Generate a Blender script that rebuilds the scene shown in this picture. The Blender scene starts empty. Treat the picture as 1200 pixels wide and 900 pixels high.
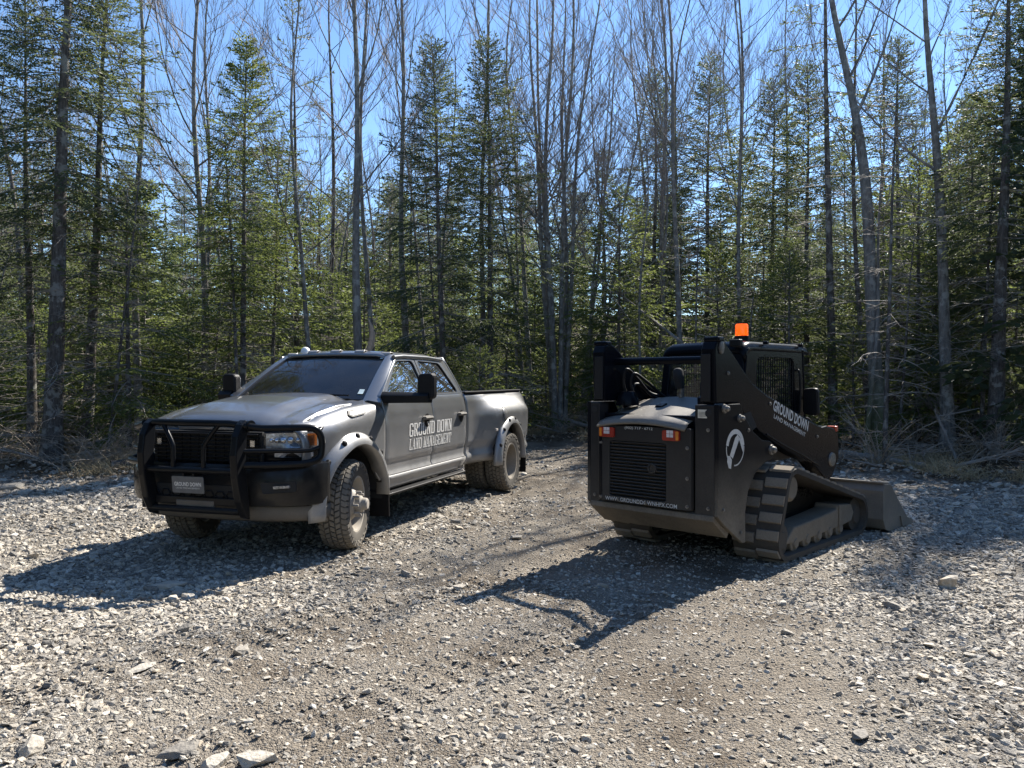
import bpy, bmesh, math, random
import numpy as np
from mathutils import Vector, Matrix

R = math.radians
S = bpy.context.scene
COL = S.collection

# ---------------------------------------------------------------- camera, sky, sun, exposure
CAM_H, FPX, HOR = 1.65, 926.0, 444.0          # photo pixels, 1200 x 900
cam = bpy.data.cameras.new('camera')
cam.sensor_width = 36.0
cam.lens = FPX / 1200.0 * 36.0
cam.clip_end = 2000.0
co = bpy.data.objects.new('camera', cam)
COL.objects.link(co)
co.location = (0, 0, CAM_H)
co.rotation_euler = (R(90) - math.atan((450.0 - HOR) / FPX), 0, 0)
S.camera = co

SUN_AZ, SUN_EL = R(36.5), R(43.7)             # right of the view axis, above the horizon
world = bpy.data.worlds.new('World')
S.world = world
world.use_nodes = True
wn = world.node_tree
bg = wn.nodes['Background']
sky = wn.nodes.new('ShaderNodeTexSky')
sky.sky_type = 'NISHITA'
sky.sun_disc = False
sky.sun_elevation = SUN_EL
sky.sun_rotation = SUN_AZ
sky.air_density = 1.0
sky.dust_density = 0.0
sky.ozone_density = 3.0
sky.altitude = 1200.0
hs = wn.nodes.new('ShaderNodeHueSaturation')          # this sky is a deeper blue all over
hs.inputs['Saturation'].default_value = 1.06
wn.links.new(sky.outputs[0], hs.inputs['Color'])
wn.links.new(hs.outputs[0], bg.inputs[0])
bg.inputs[1].default_value = 0.095

sun = bpy.data.lights.new('sun', 'SUN')
sun.energy = 5.0
sun.angle = R(0.53)
sun.color = (1.0, 0.94, 0.845)
so = bpy.data.objects.new('sun', sun)
COL.objects.link(so)
sd = Vector((math.sin(SUN_AZ) * math.cos(SUN_EL), math.cos(SUN_AZ) * math.cos(SUN_EL), math.sin(SUN_EL)))
so.rotation_euler = (-sd).to_track_quat('-Z', 'Y').to_euler()
so.location = sd * 60

S.view_settings.view_transform = 'Standard'
S.view_settings.look = 'None'
S.view_settings.exposure = 1.35
S.view_settings.gamma = 1.0
S.view_settings.use_curve_mapping = False
S.render.engine = 'CYCLES'
S.cycles.max_bounces = 8
S.cycles.transparent_max_bounces = 12
S.cycles.use_denoising = True


# ---------------------------------------------------------------- helpers
def tag(o, label=None, cat=None, group=None, kind=None):
    if label: o['label'] = label
    if cat: o['category'] = cat
    if group: o['group'] = group
    if kind: o['kind'] = kind
    return o


def empty(name, loc, rz=0.0):
    o = bpy.data.objects.new(name, None)
    COL.objects.link(o)
    o.location = loc
    o.rotation_euler = (0, 0, rz)
    o.empty_display_size = 0.2
    return o


def link_mesh(name, me, parent=None, loc=None):
    o = bpy.data.objects.new(name, me)
    COL.objects.link(o)
    if parent is not None: o.parent = parent
    if loc is not None: o.location = loc
    return o


def copy_tree(o, parent=None):
    c = o.copy()
    COL.objects.link(c)
    c.parent = parent
    for ch in list(o.children):
        copy_tree(ch, c)
    return c


class MB:
    """collects vertices and faces of one mesh"""
    def __init__(self):
        self.v = []
        self.f = []

    def add(self, vs, fs):
        b = len(self.v)
        self.v.extend([tuple(p) for p in vs])
        self.f.extend([tuple(b + i for i in q) for q in fs])
        return self

    def box(self, c, s, m=None):
        x, y, z = s[0] / 2, s[1] / 2, s[2] / 2
        vs = [Vector(p) for p in ((-x, -y, -z), (x, -y, -z), (x, y, -z), (-x, y, -z), (-x, -y, z), (x, -y, z), (x, y, z), (-x, y, z))]
        if m is not None: vs = [m @ p for p in vs]
        c = Vector(c)
        return self.add([p + c for p in vs], [(3, 2, 1, 0), (4, 5, 6, 7), (0, 1, 5, 4), (1, 2, 6, 5), (2, 3, 7, 6), (3, 0, 4, 7)])

    def tube(self, pts, r, n=8, cap=True, closed=False):
        pts = [Vector(p) for p in pts]
        k = len(pts)
        rs = r if isinstance(r, (list, tuple)) else [r] * k
        vs, fs = [], []
        ref = None
        for i, p in enumerate(pts):
            if closed: d = pts[(i + 1) % k] - pts[i - 1]
            else: d = pts[min(i + 1, k - 1)] - pts[max(i - 1, 0)]
            if d.length < 1e-9: d = Vector((0, 0, 1))
            d.normalize()
            if ref is None:
                ref = Vector((0, 0, 1)) if abs(d.z) < 0.9 else Vector((1, 0, 0))
            a = d.cross(ref)
            if a.length < 1e-6: a = d.cross(Vector((1, 0, 0)))
            a.normalize()
            b = a.cross(d).normalized()
            ref = b
            for j in range(n):
                t = 2 * math.pi * j / n
                vs.append(p + a * (math.cos(t) * rs[i]) + b * (math.sin(t) * rs[i]))
        for i in range(k if closed else k - 1):
            i2 = (i + 1) % k
            for j in range(n):
                j2 = (j + 1) % n
                fs.append((i * n + j, i2 * n + j, i2 * n + j2, i * n + j2))
        if cap and not closed:
            fs.append(tuple(range(n)))
            fs.append(tuple((k - 1) * n + j for j in reversed(range(n))))
        return self.add(vs, fs)

    def prism(self, poly, fn, t0, t1):
        """polygon (a,b) extruded from t0 to t1; fn(a,b,t) -> xyz"""
        n = len(poly)
        vs = [fn(a, b, t0) for a, b in poly] + [fn(a, b, t1) for a, b in poly]
        fs = [tuple(range(n)), tuple(n + i for i in reversed(range(n)))]
        for i in range(n):
            j = (i + 1) % n
            fs.append((j, i, n + i, n + j))
        return self.add(vs, fs)

    def grid(self, fn, nu, nv, wu=False):
        vs = [fn(i / (nu if wu else nu - 1), j / (nv - 1)) for i in range(nu) for j in range(nv)]
        fs = []
        for i in range(nu if wu else nu - 1):
            i2 = (i + 1) % nu
            for j in range(nv - 1):
                fs.append((i * nv + j, i2 * nv + j, i2 * nv + j + 1, i * nv + j + 1))
        return self.add(vs, fs)

    def lathe(self, prof, n, c=(0, 0, 0), axis='y', closed=False, a0=0.0, a1=2 * math.pi):
        """prof: (r, h) pairs, turned round an axis through c"""
        full = abs(a1 - a0 - 2 * math.pi) < 1e-6
        vs, fs = [], []
        k = len(prof)
        m = n if full else n + 1
        for i in range(m):
            t = a0 + (a1 - a0) * i / n
            for r, h in prof:
                p = {'y': (r * math.cos(t), h, r * math.sin(t)), 'z': (r * math.cos(t), r * math.sin(t), h), 'x': (h, r * math.cos(t), r * math.sin(t))}[axis]
                vs.append((p[0] + c[0], p[1] + c[1], p[2] + c[2]))
        for i in range(n):
            i2 = (i + 1) % m
            for j in range(k if closed else k - 1):
                j2 = (j + 1) % k
                fs.append((i * k + j, i * k + j2, i2 * k + j2, i2 * k + j))
        return self.add(vs, fs)

    def loft(self, rings, closed=True, cap=True):
        n = len(rings[0])
        vs = [p for r in rings for p in r]
        fs = []
        for i in range(len(rings) - 1):
            for j in range(n if closed else n - 1):
                j2 = (j + 1) % n
                fs.append((i * n + j, i * n + j2, (i + 1) * n + j2, (i + 1) * n + j))
        if cap and closed:
            fs.append(tuple(reversed(range(n))))
            fs.append(tuple((len(rings) - 1) * n + j for j in range(n)))
        return self.add(vs, fs)

    def mesh(self, name, mat, smooth=None, fix=True):
        me = bpy.data.meshes.new(name)
        me.from_pydata([tuple(p) for p in self.v], [], self.f)
        if fix:
            bm = bmesh.new()
            bm.from_mesh(me)
            bmesh.ops.recalc_face_normals(bm, faces=bm.faces)
            bm.to_mesh(me)
            bm.free()
        if smooth is not None:
            me.shade_smooth()
            me.set_sharp_from_angle(angle=R(smooth))
        me.materials.append(mat)
        me.update()
        return me

    def build(self, name, mat, parent=None, smooth=None, bevel=0.0, solid=0.0, loc=None, fix=True, seg=2, off=0.0):
        o = link_mesh(name, self.mesh(name, mat, smooth, fix), parent, loc)
        if solid:
            m = o.modifiers.new('thickness', 'SOLIDIFY')
            m.thickness = solid
            m.offset = off
        if bevel:
            m = o.modifiers.new('edges', 'BEVEL')
            m.width = bevel
            m.segments = seg
            m.limit_method = 'ANGLE'
            m.angle_limit = R(35)
        return o


def rounded(poly, r, n=4):
    """round the corners of a closed 2-D polygon; equal polygons keep equal counts"""
    out = []
    k = len(poly)
    for i in range(k):
        p = Vector(poly[i]); a = Vector(poly[i - 1]); b = Vector(poly[(i + 1) % k])
        da, db = (a - p), (b - p)
        rr = min(r, da.length * 0.45, db.length * 0.45)
        pa, pb = p + da.normalized() * rr, p + db.normalized() * rr
        for j in range(n + 1):
            t = j / n
            q = pa * (1 - t) ** 2 + p * 2 * t * (1 - t) + pb * t * t
            out.append((q.x, q.y))
    return out


def spline(pts, n=6):
    """Catmull-Rom through points"""
    P = [Vector(p) for p in pts]
    P = [P[0] * 2 - P[1]] + P + [P[-1] * 2 - P[-2]]
    out = []
    for i in range(1, len(P) - 2):
        for j in range(n):
            t = j / n
            a, b, c, d = P[i - 1], P[i], P[i + 1], P[i + 2]
            out.append(0.5 * ((2 * b) + (c - a) * t + (2 * a - 5 * b + 4 * c - d) * t * t + (3 * b - a - 3 * c + d) * t ** 3))
    out.append(P[-2])
    return out


def sstep(a, b, x):
    t = min(1.0, max(0.0, (x - a) / (b - a)))
    return t * t * (3 - 2 * t)


# ---------------------------------------------------------------- materials
def new_mat(name):
    m = bpy.data.materials.new(name)
    m.use_nodes = True
    nt = m.node_tree
    return m, nt, nt.nodes['Principled BSDF']


def nd(nt, typ, **kw):
    n = nt.nodes.new(typ)
    for k, v in kw.items():
        if k in n.inputs: n.inputs[k].default_value = v
        else: setattr(n, k, v)
    return n


def ramp(nt, stops, fac):
    r = nt.nodes.new('ShaderNodeValToRGB')
    e = r.color_ramp.elements
    while len(e) < len(stops): e.new(0.5)
    for i, (p, c) in enumerate(stops):
        e[i].position = p
        e[i].color = (*c, 1) if len(c) == 3 else c
    nt.links.new(fac, r.inputs[0])
    return r


def mixc(nt, fac, a, b):
    m = nt.nodes.new('ShaderNodeMix')
    m.data_type = 'RGBA'
    for i, v in ((0, fac), (6, a), (7, b)):
        if isinstance(v, (int, float)): m.inputs[i].default_value = v
        elif isinstance(v, tuple): m.inputs[i].default_value = (*v, 1)
        else: nt.links.new(v, m.inputs[i])
    return m.outputs[2]


def math_node(nt, op, a, b=0.0, clamp=False):
    m = nt.nodes.new('ShaderNodeMath')
    m.operation = op
    m.use_clamp = clamp
    for i, v in ((0, a), (1, b)):
        if isinstance(v, (int, float)): m.inputs[i].default_value = v
        else: nt.links.new(v, m.inputs[i])
    return m.outputs[0]


def simple(name, col, rough=0.5, metal=0.0, var=0.15, scale=12.0, bump=0.0, coat=0.0, spec=0.5):
    m, nt, p = new_mat(name)
    tc = nd(nt, 'ShaderNodeTexCoord')
    no = nd(nt, 'ShaderNodeTexNoise', Scale=scale, Detail=5.0)
    nt.links.new(tc.outputs['Object'], no.inputs['Vector'])
    r = ramp(nt, [(0.3, tuple(c * (1 - var) for c in col)), (0.7, tuple(min(1, c * (1 + var)) for c in col))], no.outputs['Fac'])
    nt.links.new(r.outputs[0], p.inputs['Base Color'])
    p.inputs['Roughness'].default_value = rough
    p.inputs['Metallic'].default_value = metal
    p.inputs['Coat Weight'].default_value = coat
    p.inputs['Specular IOR Level'].default_value = spec
    if bump:
        b = nd(nt, 'ShaderNodeBump', Strength=bump, Distance=0.01)
        nt.links.new(no.outputs['Fac'], b.inputs['Height'])
        nt.links.new(b.outputs[0], p.inputs['Normal'])
    return m


def dusty(name, col, rough, metal=0.0, dust=(0.30, 0.265, 0.215), low=0.3, high=1.1, amount=0.6, base=0.06, coat=0.0, crough=0.15, spec=0.5):
    """painted or bare surface carrying road dust, thicker towards the ground, splashed unevenly"""
    m, nt, p = new_mat(name)
    tc = nd(nt, 'ShaderNodeTexCoord')
    sx = nd(nt, 'ShaderNodeSeparateXYZ')
    nt.links.new(tc.outputs['Object'], sx.inputs[0])
    mr = nd(nt, 'ShaderNodeMapRange')
    mr.inputs['From Min'].default_value = high
    mr.inputs['From Max'].default_value = low
    mr.inputs['To Min'].default_value = base
    mr.inputs['To Max'].default_value = amount
    nt.links.new(sx.outputs[2], mr.inputs['Value'])
    n1 = nd(nt, 'ShaderNodeTexNoise', Scale=4.0, Detail=6.0, Roughness=0.65)
    n2 = nd(nt, 'ShaderNodeTexNoise', Scale=60.0, Detail=3.0)
    for n in (n1, n2): nt.links.new(tc.outputs['Object'], n.inputs['Vector'])
    s = math_node(nt, 'ADD', math_node(nt, 'MULTIPLY', n1.outputs['Fac'], 1.3), math_node(nt, 'MULTIPLY', n2.outputs['Fac'], 0.7))
    fac = math_node(nt, 'MULTIPLY', mr.outputs[0], s, True)
    nt.links.new(mixc(nt, fac, col, dust), p.inputs['Base Color'])
    r = math_node(nt, 'ADD', rough, math_node(nt, 'MULTIPLY', fac, 0.55), True)
    nt.links.new(r, p.inputs['Roughness'])
    mt = math_node(nt, 'SUBTRACT', metal, math_node(nt, 'MULTIPLY', fac, metal), True)
    nt.links.new(mt, p.inputs['Metallic'])
    p.inputs['Coat Weight'].default_value = coat
    p.inputs['Coat Roughness'].default_value = crough
    p.inputs['Specular IOR Level'].default_value = spec
    return m


def glass(name, tint=(0.25, 0.3, 0.32), rough=0.01, dust=0.12, ior=1.52):
    m, nt, p = new_mat(name)
    nt.nodes.remove(p)
    out = nt.nodes['Material Output']
    tr = nd(nt, 'ShaderNodeBsdfTransparent', Color=(*tint, 1))
    gl = nd(nt, 'ShaderNodeBsdfGlossy', Roughness=rough)
    fr = nd(nt, 'ShaderNodeFresnel', IOR=ior)
    a = nd(nt, 'ShaderNodeMixShader')
    nt.links.new(fr.outputs[0], a.inputs[0]); nt.links.new(tr.outputs[0], a.inputs[1]); nt.links.new(gl.outputs[0], a.inputs[2])
    df = nd(nt, 'ShaderNodeBsdfDiffuse', Color=(0.34, 0.31, 0.27, 1))
    no = nd(nt, 'ShaderNodeTexNoise', Scale=5.0, Detail=5.0)
    tc = nd(nt, 'ShaderNodeTexCoord')
    nt.links.new(tc.outputs['Object'], no.inputs['Vector'])
    f = math_node(nt, 'MULTIPLY', no.outputs['Fac'], dust, True)
    b = nd(nt, 'ShaderNodeMixShader')
    nt.links.new(f, b.inputs[0]); nt.links.new(a.outputs[0], b.inputs[1]); nt.links.new(df.outputs[0], b.inputs[2])
    nt.links.new(b.outputs[0], out.inputs[0])
    return m


# ---------------------------------------------------------------- ground
RNG = np.random.default_rng(7)
_TAB = RNG.random((256, 256))


def vnoise(x, y, s, ox=0.0):
    x = np.asarray(x, float) * s + 91.3 + ox
    y = np.asarray(y, float) * s + 37.7 - ox
    xi, yi = np.floor(x).astype(int), np.floor(y).astype(int)
    fx, fy = x - xi, y - yi
    fx, fy = fx * fx * (3 - 2 * fx), fy * fy * (3 - 2 * fy)
    g = lambda a, b: _TAB[a & 255, b & 255]
    return (g(xi, yi) * (1 - fx) + g(xi + 1, yi) * fx) * (1 - fy) + (g(xi, yi + 1) * (1 - fx) + g(xi + 1, yi + 1) * fx) * fy - 0.5


def edge_y(x):
    """where the gravel meets the woods"""
    x = np.asarray(x, float)
    e = np.interp(x, [-40, -13, -12, -10.5, -9, -6, -4, -2, 0, 1.5, 3.2, 5, 6.4, 7.4, 9, 10.5, 11.5, 12.5, 40], [-60, -16, 3, 10, 12.9, 13.7, 15.2, 17.4, 19.3, 19.6, 17.6, 14.8, 13.6, 12.6, 11.2, 8.5, 1, -16, -60])
    return e + vnoise(x, x * 0.3, 1.1) * 0.9 + vnoise(x, x, 3.0) * 0.35


TRK = (-2.478, 7.96, R(17.76))
LDR = (1.229, 7.055, R(45.97))


def forest(x, y):
    d = np.asarray(y, float) - edge_y(x)
    return np.clip(d / 0.5 + 0.5, 0, 1)


def dirt_mask(x, y):
    """1 where the fines are packed by driving, 0 where loose stone lies"""
    x = np.asarray(x, float); y = np.asarray(y, float)
    c1 = np.interp(y, [2, 4, 6, 9, 13, 18], [-1.6, -0.8, 0.0, 0.7, 0.9, 0.9])
    a = np.exp(-((x - c1) / 1.45) ** 2)
    c2 = np.interp(y, [2, 4, 6, 9], [0.6, 1.0, 1.5, 2.2])
    b = np.exp(-((x - c2) / 1.0) ** 2)
    return np.clip(np.maximum(a, b) + vnoise(x, y, 0.7) * 0.8 + vnoise(x, y, 2.3) * 0.4, 0, 1)


def ground_h(x, y):
    x = np.asarray(x, float); y = np.asarray(y, float)
    f = forest(x, y)
    lot = vnoise(x, y, 0.35) * 0.07 + vnoise(x, y, 1.3) * 0.035 + vnoise(x, y, 4.0, 5) * 0.016 + vnoise(x, y, 11.0, 9) * 0.008
    # keep the stands of the two machines level
    for (cx, cy, r) in ((-2.4, 8.0, 1.6), (-1.2, 12.0, 1.7), (2.4, 8.2, 1.9)):
        d = np.hypot(x - cx, y - cy)
        w = np.clip((d - r * 0.8) / (r * 0.5), 0.12, 1)
        lot = lot * w
    # cleat prints left by the tracked machine
    u = (x - 1.229) * 0.695 + (y - 7.055) * 0.719
    v = (x - 1.229) * 0.719 - (y - 7.055) * 0.695
    pr = np.clip(np.sin(u * 2 * np.pi / 0.165) * 1.6, -1, 1) * 0.012
    for c in (-0.67, 0.67):
        m = np.clip(1 - ((v - c) / 0.26) ** 4, 0, 1) * np.clip((0.6 - u) / 0.3, 0, 1) * np.clip((u + 6.0) / 1.0, 0, 1)
        lot = lot + pr * m - 0.01 * m
    # wheel ruts pressed along the driven lane
    c1 = np.interp(y, [2, 4, 6, 9, 13, 18], [-1.6, -0.8, 0.0, 0.7, 0.9, 0.9])
    for o_ in (-0.82, 0.82):
        q = (x - c1 - o_ + vnoise(x * 0, y, 0.6) * 0.25)
        lot = lot - 0.032 * np.exp(-(q / 0.17) ** 2) + 0.016 * np.exp(-((np.abs(q) - 0.30) / 0.10) ** 2)
    d = y - edge_y(x)
    berm = 0.14 * np.exp(-((d - 0.5) / 0.6) ** 2)
    woods = 0.12 + vnoise(x, y, 0.5) * 0.30 + vnoise(x, y, 1.7) * 0.14 + np.clip(y - 14, 0, 200) * 0.008 + np.clip(y - 29, 0, 70) * 0.13
    return lot * (1 - f) + woods * f + berm * (0.5 + vnoise(x, y, 1.2))


def gh(x, y):
    return float(ground_h(x, y))


def axis_pts(a, b, step, lo, hi):
    mid = list(np.arange(a, b + 1e-6, step))
    out, s, p = [], step, a
    while p > lo:
        s = min(s * 1.18, 12)
        p -= s
        out.append(p)
    out2, s, p = [], step, mid[-1]
    while p < hi:
        s = min(s * 1.18, 12)
        p += s
        out2.append(p)
    return np.array(out[::-1] + mid + out2)


def build_ground():
    xs = axis_pts(-10.5, 10.5, 0.05, -260, 260)
    ys = axis_pts(2.6, 15.5, 0.05, -160, 420)
    X, Y = np.meshgrid(xs, ys, indexing='ij')
    Z = ground_h(X, Y)
    v = np.stack([X, Y, Z], -1).reshape(-1, 3)
    nx, ny = len(xs), len(ys)
    i = np.arange(nx - 1)[:, None] * ny + np.arange(ny - 1)[None, :]
    f = np.stack([i, i + ny, i + ny + 1, i + 1], -1).reshape(-1, 4)
    me = bpy.data.meshes.new('ground')
    me.vertices.add(len(v)); me.vertices.foreach_set('co', v.ravel())
    me.loops.add(f.size); me.loops.foreach_set('vertex_index', f.ravel())
    me.polygons.add(len(f)); me.polygons.foreach_set('loop_start', np.arange(0, f.size, 4))
    me.update(calc_edges=True)
    me.shade_smooth()
    at = me.attributes.new('woods', 'FLOAT', 'POINT')
    at.data.foreach_set('value', forest(X, Y).ravel())
    at = me.attributes.new('dirt', 'FLOAT', 'POINT')
    at.data.foreach_set('value', dirt_mask(X, Y).ravel())
    o = link_mesh('ground', me)
    tag(o, 'pale grey gravel clearing running into brown forest floor', 'ground', kind='structure')
    m, nt, p = new_mat('gravel and forest floor')
    tc = nd(nt, 'ShaderNodeTexCoord')
    L = nt.links.new
    def noise(scale, detail=4.0, rough=0.6):
        n = nd(nt, 'ShaderNodeTexNoise', Scale=scale, Detail=detail, Roughness=rough)
        L(tc.outputs['Object'], n.inputs['Vector'])
        return n.outputs['Fac']
    def voro(scale):
        n = nd(nt, 'ShaderNodeTexVoronoi', Scale=scale)
        L(tc.outputs['Object'], n.inputs['Vector'])
        return n
    v1, v2 = voro(55.0), voro(140.0)
    g1 = ramp(nt, [(0.0, (0.18, 0.16, 0.133)), (0.5, (0.32, 0.29, 0.245)), (1.0, (0.47, 0.44, 0.385))], v1.outputs['Color'])
    g2 = ramp(nt, [(0.0, (0.16, 0.145, 0.125)), (1.0, (0.40, 0.37, 0.32))], v2.outputs['Color'])
    stone = mixc(nt, 0.5, g1.outputs[0], g2.outputs[0])
    dn = ramp(nt, [(0.3, (0.15, 0.12, 0.088)), (0.7, (0.31, 0.262, 0.20))], noise(1.6, 8.0, 0.7))
    fines = mixc(nt, 0.45, dn.outputs[0], g2.outputs[0])
    ad = nd(nt, 'ShaderNodeAttribute', attribute_name='dirt')
    lot = mixc(nt, ad.outputs['Fac'], stone, fines)
    blot = ramp(nt, [(0.36, (0.50, 0.455, 0.41)), (0.48, (0.80, 0.775, 0.75)), (0.62, (1.0, 1.0, 1.0))], noise(0.9, 6.0, 0.65))
    mm = nt.nodes.new('ShaderNodeMix'); mm.data_type = 'RGBA'; mm.blend_type = 'MULTIPLY'; mm.inputs[0].default_value = 1.0
    L(lot, mm.inputs[6]); L(blot.outputs[0], mm.inputs[7])
    wd = ramp(nt, [(0.25, (0.035, 0.026, 0.018)), (0.5, (0.10, 0.075, 0.05)), (0.62, (0.17, 0.13, 0.085)), (0.8, (0.06, 0.065, 0.025))], noise(5.0, 8.0, 0.75))
    aw = nd(nt, 'ShaderNodeAttribute', attribute_name='woods')
    wf = math_node(nt, 'ADD', aw.outputs['Fac'], math_node(nt, 'MULTIPLY', math_node(nt, 'SUBTRACT', noise(3.0), 0.5), 0.9))
    wr = ramp(nt, [(0.4, (0, 0, 0)), (0.6, (1, 1, 1))], wf)
    L(mixc(nt, wr.outputs[0], mm.outputs[2], wd.outputs[0]), p.inputs['Base Color'])
    p.inputs['Roughness'].default_value = 0.92
    p.inputs['Specular IOR Level'].default_value = 0.25
    h = math_node(nt, 'ADD', math_node(nt, 'MULTIPLY', v1.outputs['Distance'], -0.7), math_node(nt, 'MULTIPLY', v2.outputs['Distance'], -0.35))
    h = math_node(nt, 'ADD', h, math_node(nt, 'MULTIPLY', noise(22.0, 6.0), 0.8))
    b = nd(nt, 'ShaderNodeBump', Strength=1.0, Distance=0.035)
    L(h, b.inputs['Height'])
    L(b.outputs[0], p.inputs['Normal'])
    me.materials.append(m)


build_ground()


# ---------------------------------------------------------------- trees
def bark(name, a, b, c, scale=9.0, lichen=0.0, moss=0.0):
    m, nt, p = new_mat(name)
    tc = nd(nt, 'ShaderNodeTexCoord')
    mp = nd(nt, 'ShaderNodeMapping')
    mp.inputs['Scale'].default_value = (1, 1, 0.25)
    nt.links.new(tc.outputs['Object'], mp.inputs[0])
    n = nd(nt, 'ShaderNodeTexNoise', Scale=scale * 3, Detail=6.0, Roughness=0.7)
    nt.links.new(mp.outputs[0], n.inputs['Vector'])
    col = ramp(nt, [(0.3, a), (0.5, b), (0.72, c)], n.outputs['Fac']).outputs[0]
    if lichen:
        n2 = nd(nt, 'ShaderNodeTexNoise', Scale=5.0, Detail=5.0, Roughness=0.6)
        nt.links.new(tc.outputs['Object'], n2.inputs['Vector'])
        f = ramp(nt, [(0.52, (0, 0, 0)), (0.60, (lichen,) * 3)], n2.outputs['Fac'])
        col = mixc(nt, f.outputs[0], col, (0.34, 0.34, 0.31))
    if moss:
        sx = nd(nt, 'ShaderNodeSeparateXYZ')
        nt.links.new(tc.outputs['Object'], sx.inputs[0])
        mr = nd(nt, 'ShaderNodeMapRange')
        mr.inputs['From Min'].default_value = 2.2; mr.inputs['From Max'].default_value = 0.3
        nt.links.new(sx.outputs[2], mr.inputs['Value'])
        f = math_node(nt, 'MULTIPLY', mr.outputs[0], math_node(nt, 'MULTIPLY', n.outputs['Fac'], moss * 1.8), True)
        col = mixc(nt, f, col, (0.07, 0.085, 0.025))
    nt.links.new(col, p.inputs['Base Color'])
    p.inputs['Roughness'].default_value = 0.9
    p.inputs['Specular IOR Level'].default_value = 0.2
    b_ = nd(nt, 'ShaderNodeBump', Strength=0.8, Distance=0.015)
    nt.links.new(n.outputs['Fac'], b_.inputs['Height'])
    nt.links.new(b_.outputs[0], p.inputs['Normal'])
    return m


def leafmat(name, dark, light, trans, tw=0.45):
    m, nt, p = new_mat(name)
    out = nt.nodes['Material Output']
    oi = nd(nt, 'ShaderNodeObjectInfo')
    tc = nd(nt, 'ShaderNodeTexCoord')
    n = nd(nt, 'ShaderNodeTexNoise', Scale=2.2, Detail=4.0)
    nt.links.new(tc.outputs['Object'], n.inputs['Vector'])
    f = math_node(nt, 'ADD', math_node(nt, 'MULTIPLY', oi.outputs['Random'], 0.35), math_node(nt, 'SUBTRACT', n.outputs['Fac'], 0.15))
    r = ramp(nt, [(0.25, dark), (0.8, light)], f)
    nt.links.new(r.outputs[0], p.inputs['Base Color'])
    p.inputs['Roughness'].default_value = 0.55
    p.inputs['Specular IOR Level'].default_value = 0.35
    t = nd(nt, 'ShaderNodeBsdfTranslucent', Color=(*trans, 1))
    x = nd(nt, 'ShaderNodeMixShader')
    x.inputs[0].default_value = tw
    nt.links.new(p.outputs[0], x.inputs[1]); nt.links.new(t.outputs[0], x.inputs[2])
    nt.links.new(x.outputs[0], out.inputs[0])
    return m


BARK_S = bark('spruce bark', (0.045, 0.038, 0.033), (0.10, 0.088, 0.078), (0.17, 0.155, 0.14), 9, 0.6)
BARK_G = bark('grey maple bark', (0.085, 0.078, 0.07), (0.17, 0.16, 0.145), (0.26, 0.25, 0.23), 7, 0.8)
BARK_M = bark('mossy grey bark', (0.085, 0.078, 0.07), (0.17, 0.16, 0.145), (0.26, 0.25, 0.23), 7, 0.6, 1.0)
BARK_D = bark('dead wood', (0.12, 0.108, 0.095), (0.22, 0.20, 0.18), (0.34, 0.31, 0.28), 8, 0.3)
TWIG = simple('bare twigs', (0.22, 0.185, 0.165), 0.75, var=0.3, scale=3)
TWIG_D = simple('dead twigs', (0.24, 0.215, 0.185), 0.8, var=0.3, scale=3)
NEED_F = leafmat('fir needles', (0.036, 0.060, 0.021), (0.085, 0.112, 0.042), (0.22, 0.265, 0.075), 0.43)
NEED_S = leafmat('spruce needles', (0.024, 0.041, 0.023), (0.056, 0.078, 0.039), (0.155, 0.185, 0.075), 0.40)


class Tri:
    """quick collector of many thin tubes and needle faces"""
    def __init__(self):
        self.v, self.f = [], []

    def tube(self, pts, r0, r1, n=3):
        b = len(self.v)
        k = len(pts)
        for i, p in enumerate(pts):
            q, o = pts[min(i + 1, k - 1)], pts[max(i - 1, 0)]
            dx, dy, dz = q[0] - o[0], q[1] - o[1], q[2] - o[2]
            l = math.sqrt(dx * dx + dy * dy + dz * dz) or 1
            dx /= l; dy /= l; dz /= l
            if abs(dz) < 0.85: ax, ay, az = -dy, dx, 0.0
            else: ax, ay, az = 0.0, -dz, dy
            l = math.sqrt(ax * ax + ay * ay + az * az) or 1
            ax /= l; ay /= l; az /= l
            bx, by, bz = dy * az - dz * ay, dz * ax - dx * az, dx * ay - dy * ax
            r = r0 + (r1 - r0) * i / (k - 1)
            for j in range(n):
                t = 2 * math.pi * j / n
                c, s = math.cos(t) * r, math.sin(t) * r
                self.v.append((p[0] + ax * c + bx * s, p[1] + ay * c + by * s, p[2] + az * c + bz * s))
        for i in range(k - 1):
            for j in range(n):
                j2 = (j + 1) % n
                self.f.append((b + i * n + j, b + i * n + j2, b + (i + 1) * n + j2, b + (i + 1) * n + j))

    def needle(self, p, d, l, w, rnd):
        """one flat tuft: a slim kite from p along d"""
        ux, uy, uz = rnd.uniform(-1, 1), rnd.uniform(-1, 1), rnd.uniform(-1, 1)
        sx, sy, sz = d[1] * uz - d[2] * uy, d[2] * ux - d[0] * uz, d[0] * uy - d[1] * ux
        q = math.sqrt(sx * sx + sy * sy + sz * sz) or 1
        w = w / q
        b = len(self.v)
        mx, my, mz = p[0] + d[0] * l * 0.4, p[1] + d[1] * l * 0.4, p[2] + d[2] * l * 0.4
        self.v += [p, (mx + sx * w, my + sy * w, mz + sz * w), (p[0] + d[0] * l, p[1] + d[1] * l, p[2] + d[2] * l), (mx - sx * w, my - sy * w, mz - sz * w)]
        self.f.append((b, b + 1, b + 2, b + 3))

    def mesh(self, name, mat, smooth=False):
        me = bpy.data.meshes.new(name)
        me.from_pydata(self.v, [], self.f)
        if smooth: me.shade_smooth()
        me.materials.append(mat)
        me.update()
        return me


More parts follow.
